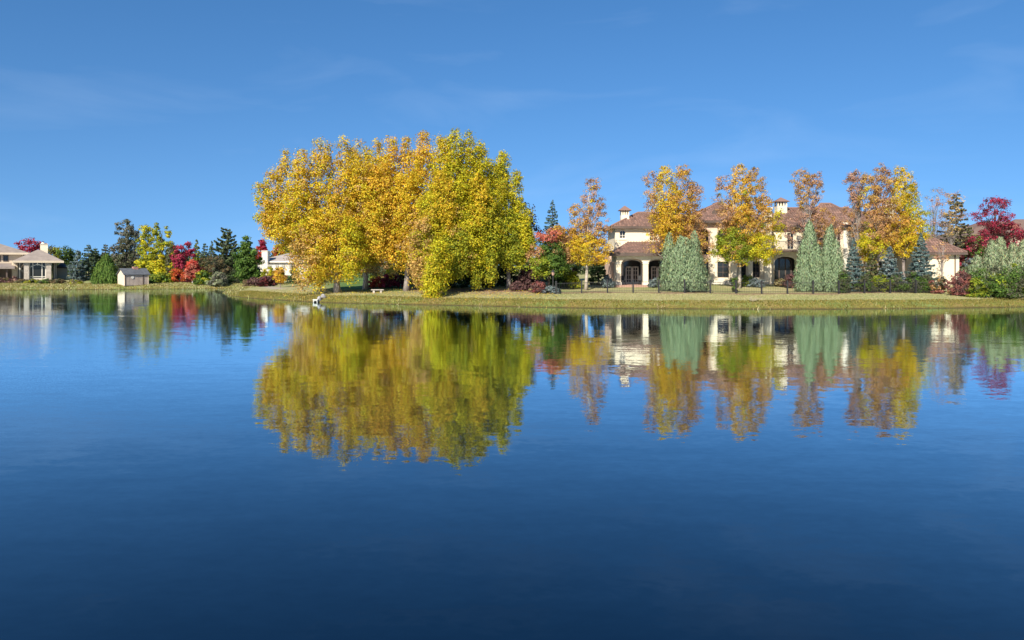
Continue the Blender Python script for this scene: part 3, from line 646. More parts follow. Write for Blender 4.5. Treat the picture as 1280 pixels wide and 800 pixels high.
def rock(px_, d, sx, sy, sz, label, seed, lift=0.0, group=None):
    rr = random.Random(seed); x, y, z = G(px_, d); v, f = [], []; na, nb = 10, 6
    for j in range(nb+1):
        ph = math.pi*j/nb
        for i in range(na):
            th = 2*math.pi*i/na; k = 1+rr.uniform(-0.16, 0.16)
            v.append((x+sx*k*math.sin(ph)*math.cos(th), y+sy*k*math.sin(ph)*math.sin(th), z+lift+sz*0.35+sz*k*math.cos(ph)))
    for j in range(nb):
        for i in range(na): f.append((j*na+i, j*na+(i+1)%na, (j+1)*na+(i+1)%na, (j+1)*na+i))
    q = MB(); q.v = [(a-x, b_-y, c-z) for a, b_, c in v]; q.f = f; o = q.build('boulder', M['rock']); o.location = (x, y, z)
    tag(o, label, 'rock', group)
rock(399.2, 73.3, 0.20, 0.25, 0.33, 'tall pale boulder beside the concrete outlet at the waterline', 3)
rock(403.6, 73.9, 0.27, 0.3, 0.30, 'grey boulder on the bank just above the pale boulder', 5)
def outlet():
    x, y = X(394, 72.7), 72.7; z = 0.0
    r = thing('drain_outlet', (x, y, z), 'small white concrete drain outlet with dark mouth at the waterline', 'drain outlet')
    q = MB(); wall(q, x-0.20, x+0.20, z-0.3, z+0.21, y, y+0.4, [(x-0.15, x+0.15, z-0.2, z+0.10, 0.05)]); q.build('headwall', M['concrete'], r)
    q = MB(); q.box(x-0.23, x+0.23, y-0.05, y+0.45, z+0.212, z+0.30); q.build('coping', M['white'], r)
    q = MB(); q.box(x-0.17, x+0.17, y+0.2, y+0.24, z-0.25, z+0.16); q.build('pipe_mouth', M['dark'], r)
outlet()

# ------------------------------------------------------------------ vegetation
RS = np.random.RandomState(11)
def unit(v): return v/np.maximum(np.linalg.norm(v, axis=1, keepdims=True), 1e-6)
def rdir(k, rg): return unit(rg.normal(size=(k, 3)))
def leaf_mesh(name, c, nrm, size, asp, col, rg, axis_dir=None):
    """one rhombic leaf face per centre; colour kept per face"""
    k = len(c); nrm = unit(nrm)
    t = rdir(k, rg) if axis_dir is None else axis_dir
    t = unit(t - nrm*np.sum(t*nrm, 1, keepdims=True)); bt = np.cross(nrm, t)
    s = np.asarray(size).reshape(-1, 1)*np.ones((k, 1)); hl = s*0.5; hw = s*0.5*asp
    fold = nrm*s*0.10
    v = np.stack([c-t*hl, c+bt*hw+fold-t*hl*0.1, c+t*hl, c-bt*hw+fold-t*hl*0.1], 1).reshape(-1, 3)
    me = np_mesh(name, v, np.arange(4*k).reshape(k, 4))
    a = me.attributes.new('leafcol', 'FLOAT_COLOR', 'FACE')
    a.data.foreach_set('color', np.column_stack([np.clip(col, 0.004, 0.9), np.ones(k)]).astype(np.float32).ravel())
    return me
PAL = dict(
    gold=[(0.68,0.49,0.03),(0.66,0.51,0.035),(0.68,0.42,0.03),(0.56,0.47,0.03)],
    amber=[(0.68,0.41,0.03),(0.72,0.46,0.05),(0.64,0.38,0.04),(0.64,0.50,0.04)],
    lime=[(0.56,0.49,0.02),(0.50,0.46,0.02),(0.64,0.50,0.025),(0.42,0.41,0.025)],
    yellowgreen=[(0.38,0.37,0.025),(0.29,0.32,0.025),(0.46,0.41,0.025),(0.22,0.26,0.025)],
    peach=[(0.60,0.37,0.11),(0.55,0.33,0.10),(0.62,0.42,0.10),(0.50,0.36,0.12)],
    orange=[(0.54,0.29,0.055),(0.57,0.34,0.05),(0.48,0.25,0.06),(0.55,0.39,0.05)],
    rust=[(0.47,0.27,0.12),(0.50,0.29,0.12),(0.43,0.23,0.12),(0.53,0.33,0.11)],
    dustyrose=[(0.44,0.26,0.18),(0.40,0.23,0.17),(0.47,0.30,0.18)],
    crimson=[(0.38,0.035,0.07),(0.31,0.03,0.06),(0.46,0.06,0.10),(0.25,0.025,0.05)],
    red=[(0.55,0.06,0.04),(0.48,0.05,0.04),(0.60,0.10,0.05)],
    redorange=[(0.52,0.11,0.03),(0.46,0.08,0.03),(0.55,0.16,0.04)],
    burgundy=[(0.12,0.025,0.025),(0.09,0.02,0.025),(0.16,0.035,0.03)],
    green=[(0.10,0.175,0.03),(0.075,0.14,0.026),(0.13,0.205,0.032)],
    freshgreen=[(0.27,0.31,0.025),(0.20,0.26,0.022),(0.34,0.36,0.03)],
    darkgreen=[(0.05,0.085,0.024),(0.04,0.065,0.022),(0.06,0.10,0.026)],
    pine=[(0.095,0.145,0.05),(0.075,0.12,0.045),(0.12,0.165,0.05)],
    bluespruce=[(0.13,0.19,0.175),(0.10,0.155,0.145),(0.17,0.23,0.21)],
    juniper=[(0.235,0.315,0.165),(0.20,0.275,0.145),(0.28,0.35,0.19)],
    sage=[(0.31,0.34,0.19),(0.26,0.295,0.155),(0.36,0.38,0.22)],
    olive=[(0.11,0.12,0.06),(0.085,0.10,0.05),(0.14,0.13,0.08)],
    greyolive=[(0.16,0.16,0.11),(0.125,0.13,0.09),(0.19,0.18,0.13)],
    brown=[(0.20,0.13,0.06),(0.15,0.10,0.05),(0.16,0.15,0.06)],
    plum=[(0.14,0.07,0.065),(0.10,0.05,0.05),(0.18,0.10,0.08)],
    pinkred=[(0.34,0.12,0.10),(0.28,0.09,0.08),(0.40,0.17,0.12)],
    greyblue=[(0.20,0.25,0.24),(0.16,0.21,0.20),(0.25,0.29,0.28)],
    straw=[(0.42,0.34,0.18),(0.36,0.30,0.14),(0.30,0.28,0.11)],
)
PAL['coral'] = [(0.55,0.16,0.11),(0.50,0.13,0.09),(0.52,0.22,0.12)]
def colours(pals, idx, rg, jit=0.16):
    """pals: list of palette names, idx: palette number of each leaf"""
    out = np.zeros((len(idx), 3))
    for i, p in enumerate(pals):
        sel = idx == i; k = int(sel.sum()); pa = np.array(PAL[p]); out[sel] = pa[rg.randint(0, len(pa), k)]
    out *= rg.normal(1, jit, (len(idx), 1)).clip(0.5, 1.6); out *= rg.normal(1, 0.05, out.shape)
    return out
def shape_r(shape, t):
    if shape == 'oval': return np.sqrt(np.clip(1-(2*t-1)**2, 0, 1))**0.9
    if shape == 'egg': return np.clip(np.sin(np.pi*np.clip(t, 0, 1)**0.7), 0, 1)**0.75
    if shape == 'vase': return np.clip(0.30+0.95*t, 0, 1)*np.sqrt(np.clip(1-np.clip((t-0.55)/0.45, 0, 1)**2.2, 0, 1))
    if shape == 'poplar': return np.clip(np.minimum(1, 0.45+t*2.2)*np.sqrt(np.clip(1-t**3.0, 0, 1)), 0, 1)
    if shape == 'cone': return np.clip(1-t, 0, 1)**0.75*np.clip(0.75+t*2.5, 0, 1)
    if shape == 'dome': return np.sqrt(np.clip(1-t**2.2, 0, 1))
    return np.ones_like(t)
def lobe_clumps(lobes, rg, per):
    """lobes: (x, y, zbot, ztop, radius, shape, palette index, weight)"""
    C, N_, I, Rr = [], [], [], []
    for (x, y, zb, zt, R, shp, pi, wt) in lobes:
        k = max(4, int(per*wt)); t = rg.uniform(0.0, 1.0, k*6); r = shape_r(shp, t)
        keep = rg.uniform(0, 1, len(t)) < np.clip(r, 0.15, 1); t = t[keep][:k]; r = r[keep][:k]; k = len(t)
        th = rg.uniform(0, 2*np.pi, k); rho = np.sqrt(rg.uniform(0.12, 1.0, k)); ph = rg.uniform(0, 6.28, 4)
        lump = 1+0.16*np.sin(3*th+ph[0]+4*t)+0.12*np.sin(5*th-9*t+ph[1])+0.10*np.sin(17*t+ph[2])
        rr = R*r*rho*lump
        C.append(np.column_stack([x+rr*np.cos(th), y+rr*np.sin(th), zb+(zt-zb)*t]))
        N_.append(np.column_stack([np.cos(th)*rho, np.sin(th)*rho, (t-0.35)*1.2])); I.append(np.full(k, pi)); Rr.append(np.full(k, R))
    return np.vstack(C), np.vstack(N_), np.concatenate(I), np.concatenate(Rr)
def foliage(name, parent, lobes, pals, nleaf, size, seed, clump=0.5, leaves_per=42, asp=0.72, mat='leaf', mixpal=0.12, flat=0.75, droop=0.0, grad=None, jit=0.16):
    rg = np.random.RandomState(seed); ncl = max(12, nleaf//leaves_per); wsum = sum(l[7] for l in lobes)
    C, N_, I, Rr = lobe_clumps(lobes, rg, ncl/wsum); k = nleaf; ci = rg.randint(0, len(C), k)
    cs = rg.uniform(0.55, 1.25, len(C))*clump
    off = rg.normal(size=(k, 3))*0.5; off /= np.maximum(1, np.linalg.norm(off, axis=1, keepdims=True)/0.95); off[:,2] *= flat
    c = C[ci] + off*cs[ci][:,None]
    if droop: c[:,2] -= np.abs(off[:,2])*droop*cs[ci]*rg.uniform(0, 1, k)
    nrm = unit(rdir(k, rg)*0.72 + unit(off+1e-4)*0.6 + unit(N_[ci]+1e-4)*0.45 + np.array([0,0,0.25]))
    idx = I[ci].copy(); sw = rg.uniform(size=len(C)) < mixpal; alt = rg.randint(0, len(pals), len(C)); idx = np.where(sw[ci], alt[ci], idx)
    if grad is not None:                    # palette changes with height: list of (z, palette index)
        z0, z1, ilo, ihi = grad; p = np.clip((c[:,2]-z0)/(z1-z0), 0, 1); pick = (rg.uniform(size=len(C))*0.5+0.25)[ci] < p; idx = np.where(pick, ihi, np.where(I[ci] >= 0, ilo, idx))
    col = colours(pals, idx, rg, jit); col *= (rg.normal(1, 0.13, len(C)).clip(0.65, 1.4))[ci][:,None]
    off_ = ORG[parent.name] if parent is not None else Vector((0,0,0))
    lo = ground(float(off_.x), float(off_.y))+0.03 if parent is not None else -10
    if any(l_[1] < off_.y-4.5 for l_ in lobes): lo = 0.42              # boughs reaching out over the lower bank
    c[:,2] = np.maximum(c[:,2], lo+rg.uniform(0, 0.25, k))
    me = leaf_mesh(name, c-np.array(off_), nrm, rg.uniform(0.65, 1.25, k)*size, asp, col, rg)
    o = mesh_obj(name, me, parent, M[mat]); return o, C
def trunk_mesh(root, base, top, r0, targets, mat, seed, wob=0.15, name='trunk', fork=0.25, lr=0.32, n=7):
    rg = random.Random(seed); b0, t0 = Vector(base), Vector(top); q = MB()
    pts = []; m_ = 8
    for i in range(m_+1):
        t = i/m_; p = b0.lerp(t0, t)
        if 0 < i: p += Vector((rg.uniform(-1,1), rg.uniform(-1,1), 0))*wob*t
        pts.append(p)
    b1 = pts[0].copy(); pts[0] = b1-Vector((0,0,0.15))
    q.tube(pts, [r0*(1.35 if i == 0 else 1.0)*(1-0.86*i/m_) for i in range(m_+1)], n)
    for c in targets:
        c = Vector(c); hz = c.z-b0.z; f = min(0.92, max(fork, (hz/(t0.z-b0.z))*rg.uniform(0.45, 0.75))); s = b0.lerp(t0, f); i = f*m_; s = pts[int(i)].lerp(pts[min(m_, int(i)+1)], i-int(i))
        mid = s.lerp(c, 0.5); mid.z += (c-s).length*rg.uniform(-0.02, 0.14); rr = r0*(1-0.86*f)*rg.uniform(0.7, 1)*lr*1.6
        mid += Vector((rg.uniform(-1,1), rg.uniform(-1,1), 0))*0.08*(c-s).length
        q.tube([s, s.lerp(mid, 0.5)+Vector((0,0,0.03)), mid, c], [rr, rr*0.8, rr*0.55, rr*0.15], 5, False)
    return q.build(name, M[mat], root, True)
def tree(name, label, px, d, ytop, ybot, wpx, pals, n=6000, size=0.26, shape='oval', seed=1, tpx=None, bark='bark', r0=None, cat='tree', group=None,
         clump=0.55, limbs=16, lobes=None, grad=None, mixpal=0.2, leaves_per=42, droop=0.0, trunk=True, depth=None, flat=0.75, top_=0.9):
    base = G(px if tpx is None else tpx, d); root = thing(name, base, label, cat, group)
    zt, zb = Z(ytop, d), max(Z(ybot, d), base[2]+0.05); R = wpx/2*d/F
    if lobes is None:
        L = [(X(px,d), d, zb, zt, R, shape, 0, 1.0)]
        if len(pals) > 1:
            L = [(X(px,d), d, zb, zt, R, shape, i, 1.0/len(pals)) for i in range(len(pals))]
    else:
        L = [(X(p,d+dy), d+dy, max(Z(yb,d+dy), 0.35), Z(yt,d+dy), w*(d+dy)/F, s, pi, w*max(8, yb-yt)**0.8*wt) for (p, yt, yb, w, s, pi, dy, wt) in lobes]
    cr_, C = foliage('crown', root, L, pals, n, size, seed, clump, leaves_per, mixpal=mixpal, grad=None if grad is None else (Z(grad[0],d), Z(grad[1],d), grad[2], grad[3]), droop=droop, flat=flat)
    if trunk:
        rg = random.Random(seed); hgt_ = zt-base[2]
        tg = [tuple(C[rg.randrange(len(C))]) for _ in range(limbs)]
        trunk_mesh(root, base, (X(px,d)+rg.uniform(-.2,.2), d, base[2]+hgt_*top_), r0 or (0.03+hgt_*0.016), tg, bark, seed, wob=0.02*hgt_)
    return root
def shrub(label, px, d, ytop, wpx, pals, n=1800, size=0.2, seed=1, ybot=None, cat='shrub', group=None, name='shrub', lobes=None, clump=0.3, shape='dome', stems=5, mixpal=0.2, droop=0):
    base = G(px, d); root = thing(name, base, label, cat, group); R = wpx/2*d/F
    if lobes is None: L = [(base[0], d, base[2]+0.05, Z(ytop,d), R, shape, i, 1/len(pals)) for i in range(len(pals))]
    else: L = [(X(p,d+dy), d+dy, base[2]+0.05, Z(yt,d+dy), w*(d+dy)/F, shape, pi, w*wt) for (p, yt, w, pi, dy, wt) in lobes]
    o, C = foliage('foliage', root, L, pals, n, size, seed, clump, 30, mixpal=mixpal, droop=droop)
    rg = random.Random(seed); q = MB()
    for _ in range(stems):
        c = Vector(C[rg.randrange(len(C))]); s = Vector((base[0]+rg.uniform(-.3,.3)*R, d+rg.uniform(-.3,.3)*R, base[2]-0.05)); q.tube([s, s.lerp(c, .5)+Vector((0,0,.1)), c], [0.03,0.022,0.008], 5, False)
    q.build('stems', M['bark'], root)
    return root
def spruce(label, px, d, ytop, wpx, pals, seed=1, n=6500, size=0.24, ybot=None, group=None, name='spruce_tree', tier=0.34, fullness=1.0, nbr=9, sweep=-0.12, top_pow=0.95, bark='bark', ragged=0.12):
    base = G(px, d); root = thing(name, base, label, 'tree', group); rg = np.random.RandomState(seed)
    n = int(n*2.4); size *= 0.72; zt = Z(ytop, d); zb = base[2]+0.12 if ybot is None else Z(ybot, d); hh = zt-zb; R = wpx/2*d/F
    nt = max(8, int(hh/tier)); B = []; q = MB()
    for i in range(nt):
        t = (i+0.3*rg.uniform())/nt; r = R*(1-t)**top_pow*rg.uniform(1-ragged*1.5, 1+ragged)+0.06; nb = max(5, int(nbr*(0.6+0.5*(1-t)))); a0 = rg.uniform(0, 6.28)
        for j in range(nb):
            th = a0+2*np.pi*j/nb+rg.normal()*0.12; L = r*rg.uniform(0.8-ragged*1.5, 1.12); B.append((zb+hh*t+rg.normal()*tier*0.22, th, L))
    B = np.array(B); w = B[:,2]**1.0; pi = rg.choice(len(B), n, p=w/w.sum()); s = np.sqrt(rg.uniform(0.06, 1, n))
    z, th, L = B[pi,0], B[pi,1], B[pi,2]; rr = s*L; side = rg.normal(size=n)*0.17*L*(1.15-s)*fullness
    c = np.column_stack([base[0]+rr*np.cos(th)-side*np.sin(th), d+rr*np.sin(th)+side*np.cos(th), z+rr*sweep+0.16*L*s**3-np.abs(rg.normal(size=n))*(0.03+0.22*tier)*(0.4+0.6*s)+0.04])
    c[:,2] = np.maximum(c[:,2], base[2]+0.06)
    out = np.column_stack([np.cos(th), np.sin(th), np.full(n, 0.1)]); nrm = unit(rdir(n, rg)*0.75+np.array([0,0,0.8])+out*0.35)
    ax = unit(out+rdir(n, rg)*0.7); idx = rg.randint(0, len(pals), n)
    col = colours(pals, idx, rg, 0.15)*(0.85+0.3*rg.uniform(size=len(B)))[pi][:,None]
    me = leaf_mesh('crown', c-np.array(base), nrm, rg.uniform(0.7,1.3,n)*size, 0.42, col, rg, ax)
    mesh_obj('crown', me, root, M['needle'])
    q.tube([(base[0],d,base[2]-0.1),(base[0],d,base[2]+hh*0.5),(base[0],d,zt-0.05)], [0.05+hh*0.014,0.03+hh*0.008,0.015], 7)
    for k in range(0, len(B), 3):
        zz, tt, LL = B[k]; q.tube([(base[0],d,zz),(base[0]+LL*0.8*math.cos(tt),d+LL*0.8*math.sin(tt),zz+LL*0.8*sweep)], [0.025,0.008], 4, False)
    q.build('trunk', M[bark], root)
    return root
def juniper(label, spires, d, pals, seed=1, n=9000, size=0.34, group=None, name='juniper_tree', base_px=None, up=0.95, ybot=None):
    n = int(n*1.9); size = size*0.72
    """spires: (px, ytop, half width px, dy); feathery upright sprays over narrow cones"""
    base = G(base_px or spires[0][0], d); root = thing(name, base, label, 'tree', group); rg = np.random.RandomState(seed)
    cs, ns, axs, pls = [], [], [], []; tot = sum(w*(365-yt) for _, yt, w, _ in spires); q = MB()
    for (px_, yt, w, dy) in spires:
        k = int(n*w*(365-yt)/tot); zt = Z(yt, d); zb = base[2]+0.05; R = w*d/F; x = X(px_, d)
        t = rg.uniform(0, 1, k*3); r = np.clip(1-t, 0, 1)**0.52*np.clip(0.80+t*1.2, 0, 1); keep = rg.uniform(size=len(t)) < np.maximum(r, 0.12); t = t[keep][:k]; r = r[keep][:k]; k = len(t)
        th = rg.uniform(0, 2*np.pi, k); nb = 26; ph = rg.uniform(0, 6.28, 3)
        pw = np.sin(9*th+ph[0]+3*t)+np.sin(14*th+ph[1]-11*t)+0.8*np.sin(31*t+4*th+ph[2]); plume = 1+0.15*pw; pls.append(pw)
        rho = np.sqrt(rg.uniform(0.32, 1.0, k))*plume; rr = R*r*rho+0.04
        cs.append(np.column_stack([x+rr*np.cos(th), d+dy+rr*np.sin(th), zb+(zt-zb)*t+rg.normal(size=k)*0.06]))
        o = np.column_stack([np.cos(th), np.sin(th), np.full(k, 0.25)]); ns.append(unit(o+rdir(k, rg)*0.75)); axs.append(unit(o*0.35+np.array([0,0,up])+rdir(k, rg)*0.28))
        q.tube([(x,d+dy,base[2]-0.1),(x,d+dy,zt-0.3)], [0.12,0.02], 6)
    c, nrm, ax = np.vstack(cs), np.vstack(ns), np.vstack(axs); c[:,2] = np.maximum(c[:,2], base[2]+0.1); k = len(c)
    idx = rg.randint(0, len(pals), k); col = colours(pals, idx, rg, 0.15); dry = rg.uniform(size=k) < np.clip(np.concatenate(pls)*0.10-0.08, 0, 0.25)
    col[dry] *= np.array([1.25, 0.95, 0.8])
    me = leaf_mesh('crown', c-np.array(base), nrm, rg.uniform(0.6,1.25,k)*size, 0.22, col, rg, ax); mesh_obj('crown', me, root, M['needle'])
    q.build('trunk', M['bark'], root); return root

# --- the cottonwoods on the point; lobes: (px, ytop, ybot, half width px, shape, palette, dy, weight)
T = 'cottonwood_tree'; CG = 'cottonwoods on the point'
tree(T, 'broad golden cottonwood leaning over the water beside the pale boulders', 420, 78.5, 170, 350, 100, ['gold','amber','peach','lime'], 100000, 0.18, seed=21, tpx=421, bark='greybark', r0=0.33, clump=0.60, limbs=34, group=CG, top_=0.55, flat=1.0, mixpal=0.34, droop=0.5,
     lobes=[(329,222,290,10,'oval',3,0,0.8),(341,212,298,11,'oval',0,0.5,1),(356,188,310,15,'egg',0,1,1),(376,182,320,18,'egg',0,-0.5,1),(402,170,318,20,'poplar',0,0.8,1),(431,169,330,19,'poplar',0,0.5,1),
            (350,262,312,15,'oval',0,-1,0.6),(378,280,362,17,'oval',2,-1.5,0.75),(398,262,362,17,'oval',0,-1.5,0.9),(368,305,350,10,'oval',2,-0.5,0.22),(420,255,352,18,'oval',0,-0.5,1),(440,270,354,15,'oval',3,-1.4,1.2),(336,250,296,9,'oval',1,-0.6,0.6),(395,200,330,40,'oval',0,1.5,0.6),(372,228,318,28,'oval',3,0.5,0.5),(452,195,325,20,'oval',0,0,1.1),(468,230,318,16,'oval',0,-0.5,0.9)])
tree(T, 'pale-trunked cottonwood with gold leaves rising behind the stone bench', 458, 86, 172, 345, 80, ['gold','amber','lime','peach'], 52000, 0.19, seed=22, tpx=456.5, bark='palebark', r0=0.30, clump=0.60, limbs=26, group=CG, top_=0.55, flat=1.0, mixpal=0.2, droop=0.4,
     lobes=[(448,176,330,19,'poplar',0,-3.2,1.2),(470,173,328,20,'poplar',0,-3.5,1.2),(460,205,320,22,'oval',0,-4.5,1.0),(466,250,342,22,'oval',3,-1,0.9),(440,230,340,16,'oval',2,0,0.9),(490,260,345,14,'oval',3,-0.5,0.7),(466,190,330,32,'oval',2,-1,0.6)])
tree(T, 'amber cottonwood in the middle of the golden grove', 508, 80, 168, 340, 80, ['amber','gold','peach','lime'], 72000, 0.18, seed=23, bark='greybark', r0=0.32, clump=0.58, limbs=28, group=CG, top_=0.55, flat=1.0, mixpal=0.2, droop=0.4,
     lobes=[(487,170,320,16,'poplar',0,0,1),(508,173,322,16,'poplar',0,0.3,1),(530,166,318,18,'poplar',0,0,1),(500,240,338,19,'oval',0,-1,1),(522,250,356,16,'oval',2,-1.5,1),(512,215,300,18,'oval',1,-1.5,0.9),(510,188,330,34,'oval',1,0.5,0.6),(476,200,330,18,'oval',0,-1.5,1.0)])
tree(T, 'yellow-green cottonwood whose lowest boughs sweep down onto the bank', 548, 78, 166, 368, 90, ['lime','gold','yellowgreen','peach'], 90000, 0.18, seed=24, bark='greybark', r0=0.34, clump=0.56, limbs=30, group=CG, top_=0.55, flat=1.0, mixpal=0.2, droop=0.6,
     lobes=[(552,166,320,16,'poplar',1,0.5,0.9),(568,163,330,18,'poplar',0,0,1.0),(545,230,350,22,'oval',0,-1.2,1.0),(528,270,362,15,'oval',3,-3.5,0.7),(548,300,364,15,'oval',0,-5.0,1.0),(541,325,376,12,'egg',0,-7.5,1.5),(572,285,345,17,'oval',2,-2.4,1.0),(532,280,352,16,'oval',0,-2.2,0.9),(560,322,350,15,'oval',0,-2.4,0.9),(560,190,345,34,'oval',0,0.5,0.7),(552,215,300,20,'oval',1,-1.8,0.6)])
tree(T, 'tall lime-yellow cottonwood with dangling sprays over the dark undergrowth', 598, 79, 164, 345, 80, ['lime','yellowgreen','gold'], 76000, 0.18, seed=25, bark='greybark', r0=0.33, clump=0.56, limbs=30, group=CG, top_=0.55, flat=1.0, mixpal=0.2, droop=0.6,
     lobes=[(586,164,310,15,'poplar',0,0,1),(601,178,320,15,'poplar',0,0.4,1),(590,250,340,21,'oval',0,-1.6,1.1),(612,250,330,17,'oval',1,-1,0.9),(597,318,360,6,'egg',1,-2,1.2),(613,315,352,5,'egg',1,-2.2,1.2),(575,230,320,16,'oval',0,-1.5,0.8),(600,215,300,15,'oval',2,-1.6,0.5),(602,195,335,32,'oval',0,0.3,0.8)])
tree(T, 'loose open cottonwood with green-yellow leaves at the right edge of the grove', 636, 80.5, 190, 340, 70, ['lime','yellowgreen','freshgreen'], 44000, 0.175, seed=26, bark='greybark', r0=0.26, clump=0.50, limbs=34, group=CG, top_=0.55, flat=1.0, mixpal=0.22, droop=0.5,
     lobes=[(629,190,262,9,'oval',0,0,0.9),(620,205,300,11,'oval',1,0.5,0.8),(644,214,275,8,'oval',0,-0.3,0.8),(652,255,325,13,'oval',0,-0.6,1),(634,262,335,17,'oval',1,-1,1),(660,288,318,9,'oval',0,-1,0.9),(647,298,336,12,'oval',1,-1.2,0.7),(620,296,332,12,'oval',1,-1.2,0.7)])

# undergrowth in the shade of the grove
for i, (px_, yt, w, pl, d_, lab) in enumerate([
    (573,332,34,'darkgreen',83,'dark evergreen shrub under the sweeping boughs'),(602,326,38,'darkgreen',84,'dark evergreen shrub below the dangling cottonwood sprays'),
    (634,330,38,'darkgreen',84,'dark evergreen shrub under the loose open cottonwood'),(660,335,26,'plum',81,'dusky plum shrub at the edge of the shade'),
    (508,318,24,'darkgreen',92,'dark green holly behind the red shrub'),(545,335,26,'darkgreen',88,'deep green shrub in the grove shade'),(648,354,18,'plum',78,'low plum-coloured shrub at the foot of the grove')]):
    shrub(lab, px_, d_, yt, w, [pl], 2600, 0.24, 60+i, clump=0.4)
shrub('glossy dark red shrub behind the stone bench', 488, 88, 342.5, 33, ['crimson','burgundy'], 2600, 0.2, 71, mixpal=0.1)
shrub('scarlet shrub with orange tips left of the dark red shrub', 470, 87.5, 346, 17, ['redorange','red'], 1500, 0.18, 72)

# --- right of the grove
tree('plum_tree', 'sparse burgundy tree rising behind the grove edge', 653, 86, 252, 322, 44, ['burgundy','plum'], 2600, 0.24, seed=31, limbs=30, clump=0.6)
spruce('dark blue spruce standing behind the red-topped maple', 690.5, 97, 249, 62, ['pine','bluespruce'], 32, 9000, 0.28, ragged=0.06)
tree('maple_tree', 'maple with scarlet top, green heart and orange fringes beside the lamp post', 686, 78, 284, 345, 64, ['coral','green','freshgreen','rust','orange'], 19000, 0.17, seed=33, limbs=24, clump=0.5, mixpal=0.06,
     lobes=[(687,288,304,17,'oval',0,-0.5,0.8),(697,282,300,10,'oval',4,0,0.9),(690,296,336,17,'oval',1,-0.3,1.3),(675,318,346,16,'oval',2,-0.9,1.0),(695,318,345,14,'oval',1,-0.8,1.0),(706,292,324,13,'oval',3,0.3,0.9),(668,306,328,9,'oval',3,-0.8,0.7),(712,300,328,10,'oval',3,0.1,0.8)])
tree('maple_tree', 'tall thin-crowned orange maple with yellow lower boughs left of the villa', 737, 78, 221, 332, 56, ['rust','orange','gold','amber'], 20160, 0.136, seed=34, tpx=732.5, bark='palebark', r0=0.17, limbs=60, clump=0.42, mixpal=0.12,
     lobes=[(741,221,300,14,'poplar',0,0,0.62),(734,240,300,12,'oval',0,0.3,0.45),(720,256,304,10,'oval',1,-0.2,1.0),(752,255,305,11,'oval',0,0,0.6),(733,292,331,18,'oval',2,-0.4,1.5),(750,298,332,13,'oval',3,-0.2,1.4),(722,296,328,12,'oval',2,-0.5,1.2)])
spruce('dark green spruce in the shade beside the villa corner', 748, 84.5, 312, 36, ['pine','darkgreen'], 35, 4500, 0.24)
spruce('short dark spruce behind the maple with the scarlet top', 706, 83, 322, 30, ['pine','darkgreen'], 36, 3500, 0.24)
shrub('yellow-green shrub behind the fence near the lamp post', 716, 80, 340, 20, ['yellowgreen'], 1500, 0.2, 37)
shrub('green shrub between the lamp post and the pale maple trunk', 700, 81, 336, 26, ['green','pine'], 1800, 0.22, 38)
shrub('low blue juniper at the foot of the lamp post', 689, 73.6, 357.5, 22, ['greyblue'], 1400, 0.16, 39, clump=0.22)
shrub('pinkish shrub left of the lamp post', 674, 74, 352, 20, ['pinkred','plum'], 1200, 0.18, 40)
shrub('round grey-blue juniper at the left porch column', 760, 80, 345, 18, ['greyblue'], 1800, 0.16, 41, clump=0.22)
shrub('small grey-blue juniper between the porch arches', 817, 80.2, 347, 12, ['greyblue'], 1100, 0.15, 42, clump=0.2)

# --- in front of and beside the villa
JG = 'upright junipers before the villa'
juniper('broad grey-green juniper of three merged spires before the villa porch', [(837,291,13,0.2),(850,294,14,-0.2),(868,288,13,0),(854,297,30,-0.4),(842,310,21,-0.9),(864,312,21,-0.8)], 75, ['juniper'], 43, 15000, 0.34, base_px=853)
tree('maple_tree', 'full orange maple with gold patches above the three-spired juniper', 841, 78.5, 205, 318, 78, ['orange','gold','rust','amber'], 35840, 0.141, seed=44, tpx=829, bark='greybark', r0=0.2, limbs=60, clump=0.5, mixpal=0.2,
     lobes=[(832,208,300,20,'poplar',1,0,1.4),(855,204,300,17,'poplar',0,0,1),(815,214,275,13,'oval',2,0.2,0.5),(868,228,298,12,'oval',2,0,0.8),(843,240,312,24,'oval',0,-0.6,1),(820,278,318,14,'oval',2,-0.4,0.5),(866,270,320,16,'oval',2,-0.5,0.9),(880,290,335,10,'oval',2,-0.2,0.6),(838,250,315,16,'oval',3,-1,0.9)])
tree('maple_tree', 'orange maple with bright green lower boughs in front of the tall villa windows', 928, 78, 206, 330, 84, ['orange','amber','rust','freshgreen','lime'], 36960, 0.141, seed=45, tpx=924, bark='palebark', r0=0.18, limbs=60, clump=0.46, mixpal=0.10,
     lobes=[(926,206,280,17,'poplar',1,0,1.2),(905,214,268,12,'oval',2,0.2,0.5),(942,210,280,14,'oval',0,0,0.9),(955,238,306,13,'oval',0,0.2,0.9),(908,250,300,14,'oval',2,0.1,0.6),(930,262,308,22,'oval',0,-0.5,1),(914,284,328,19,'oval',3,-0.8,1.3),(900,300,326,9,'oval',3,-0.5,0.9),(926,300,330,16,'oval',3,-1,1.2),(953,292,330,19,'oval',4,-0.5,1.2),(972,262,302,8,'oval',4,0.2,0.6),(942,290,325,14,'oval',4,-1,1)])
shrub('small round topiary shrub left of the pale maple trunk', 918.5, 73.2, 345, 9, ['green','olive'], 900, 0.14, 46, clump=0.18, shape='oval')
shrub('green shrub behind the fence beside the maple trunk', 934, 80, 345, 24, ['green','freshgreen'], 1500, 0.18, 47)
shrub('low grey-blue juniper by the chimney breast', 946, 78.5, 348, 20, ['greyblue'], 1500, 0.16, 48, clump=0.22)
shrub('brown tufted grass clump at the arcade foot', 974, 80, 349, 12, ['straw','brown'], 900, 0.2, 49)
shrub('dark plum shrub beside the narrow junipers', 988, 79, 344, 16, ['plum'], 1100, 0.18, 50)
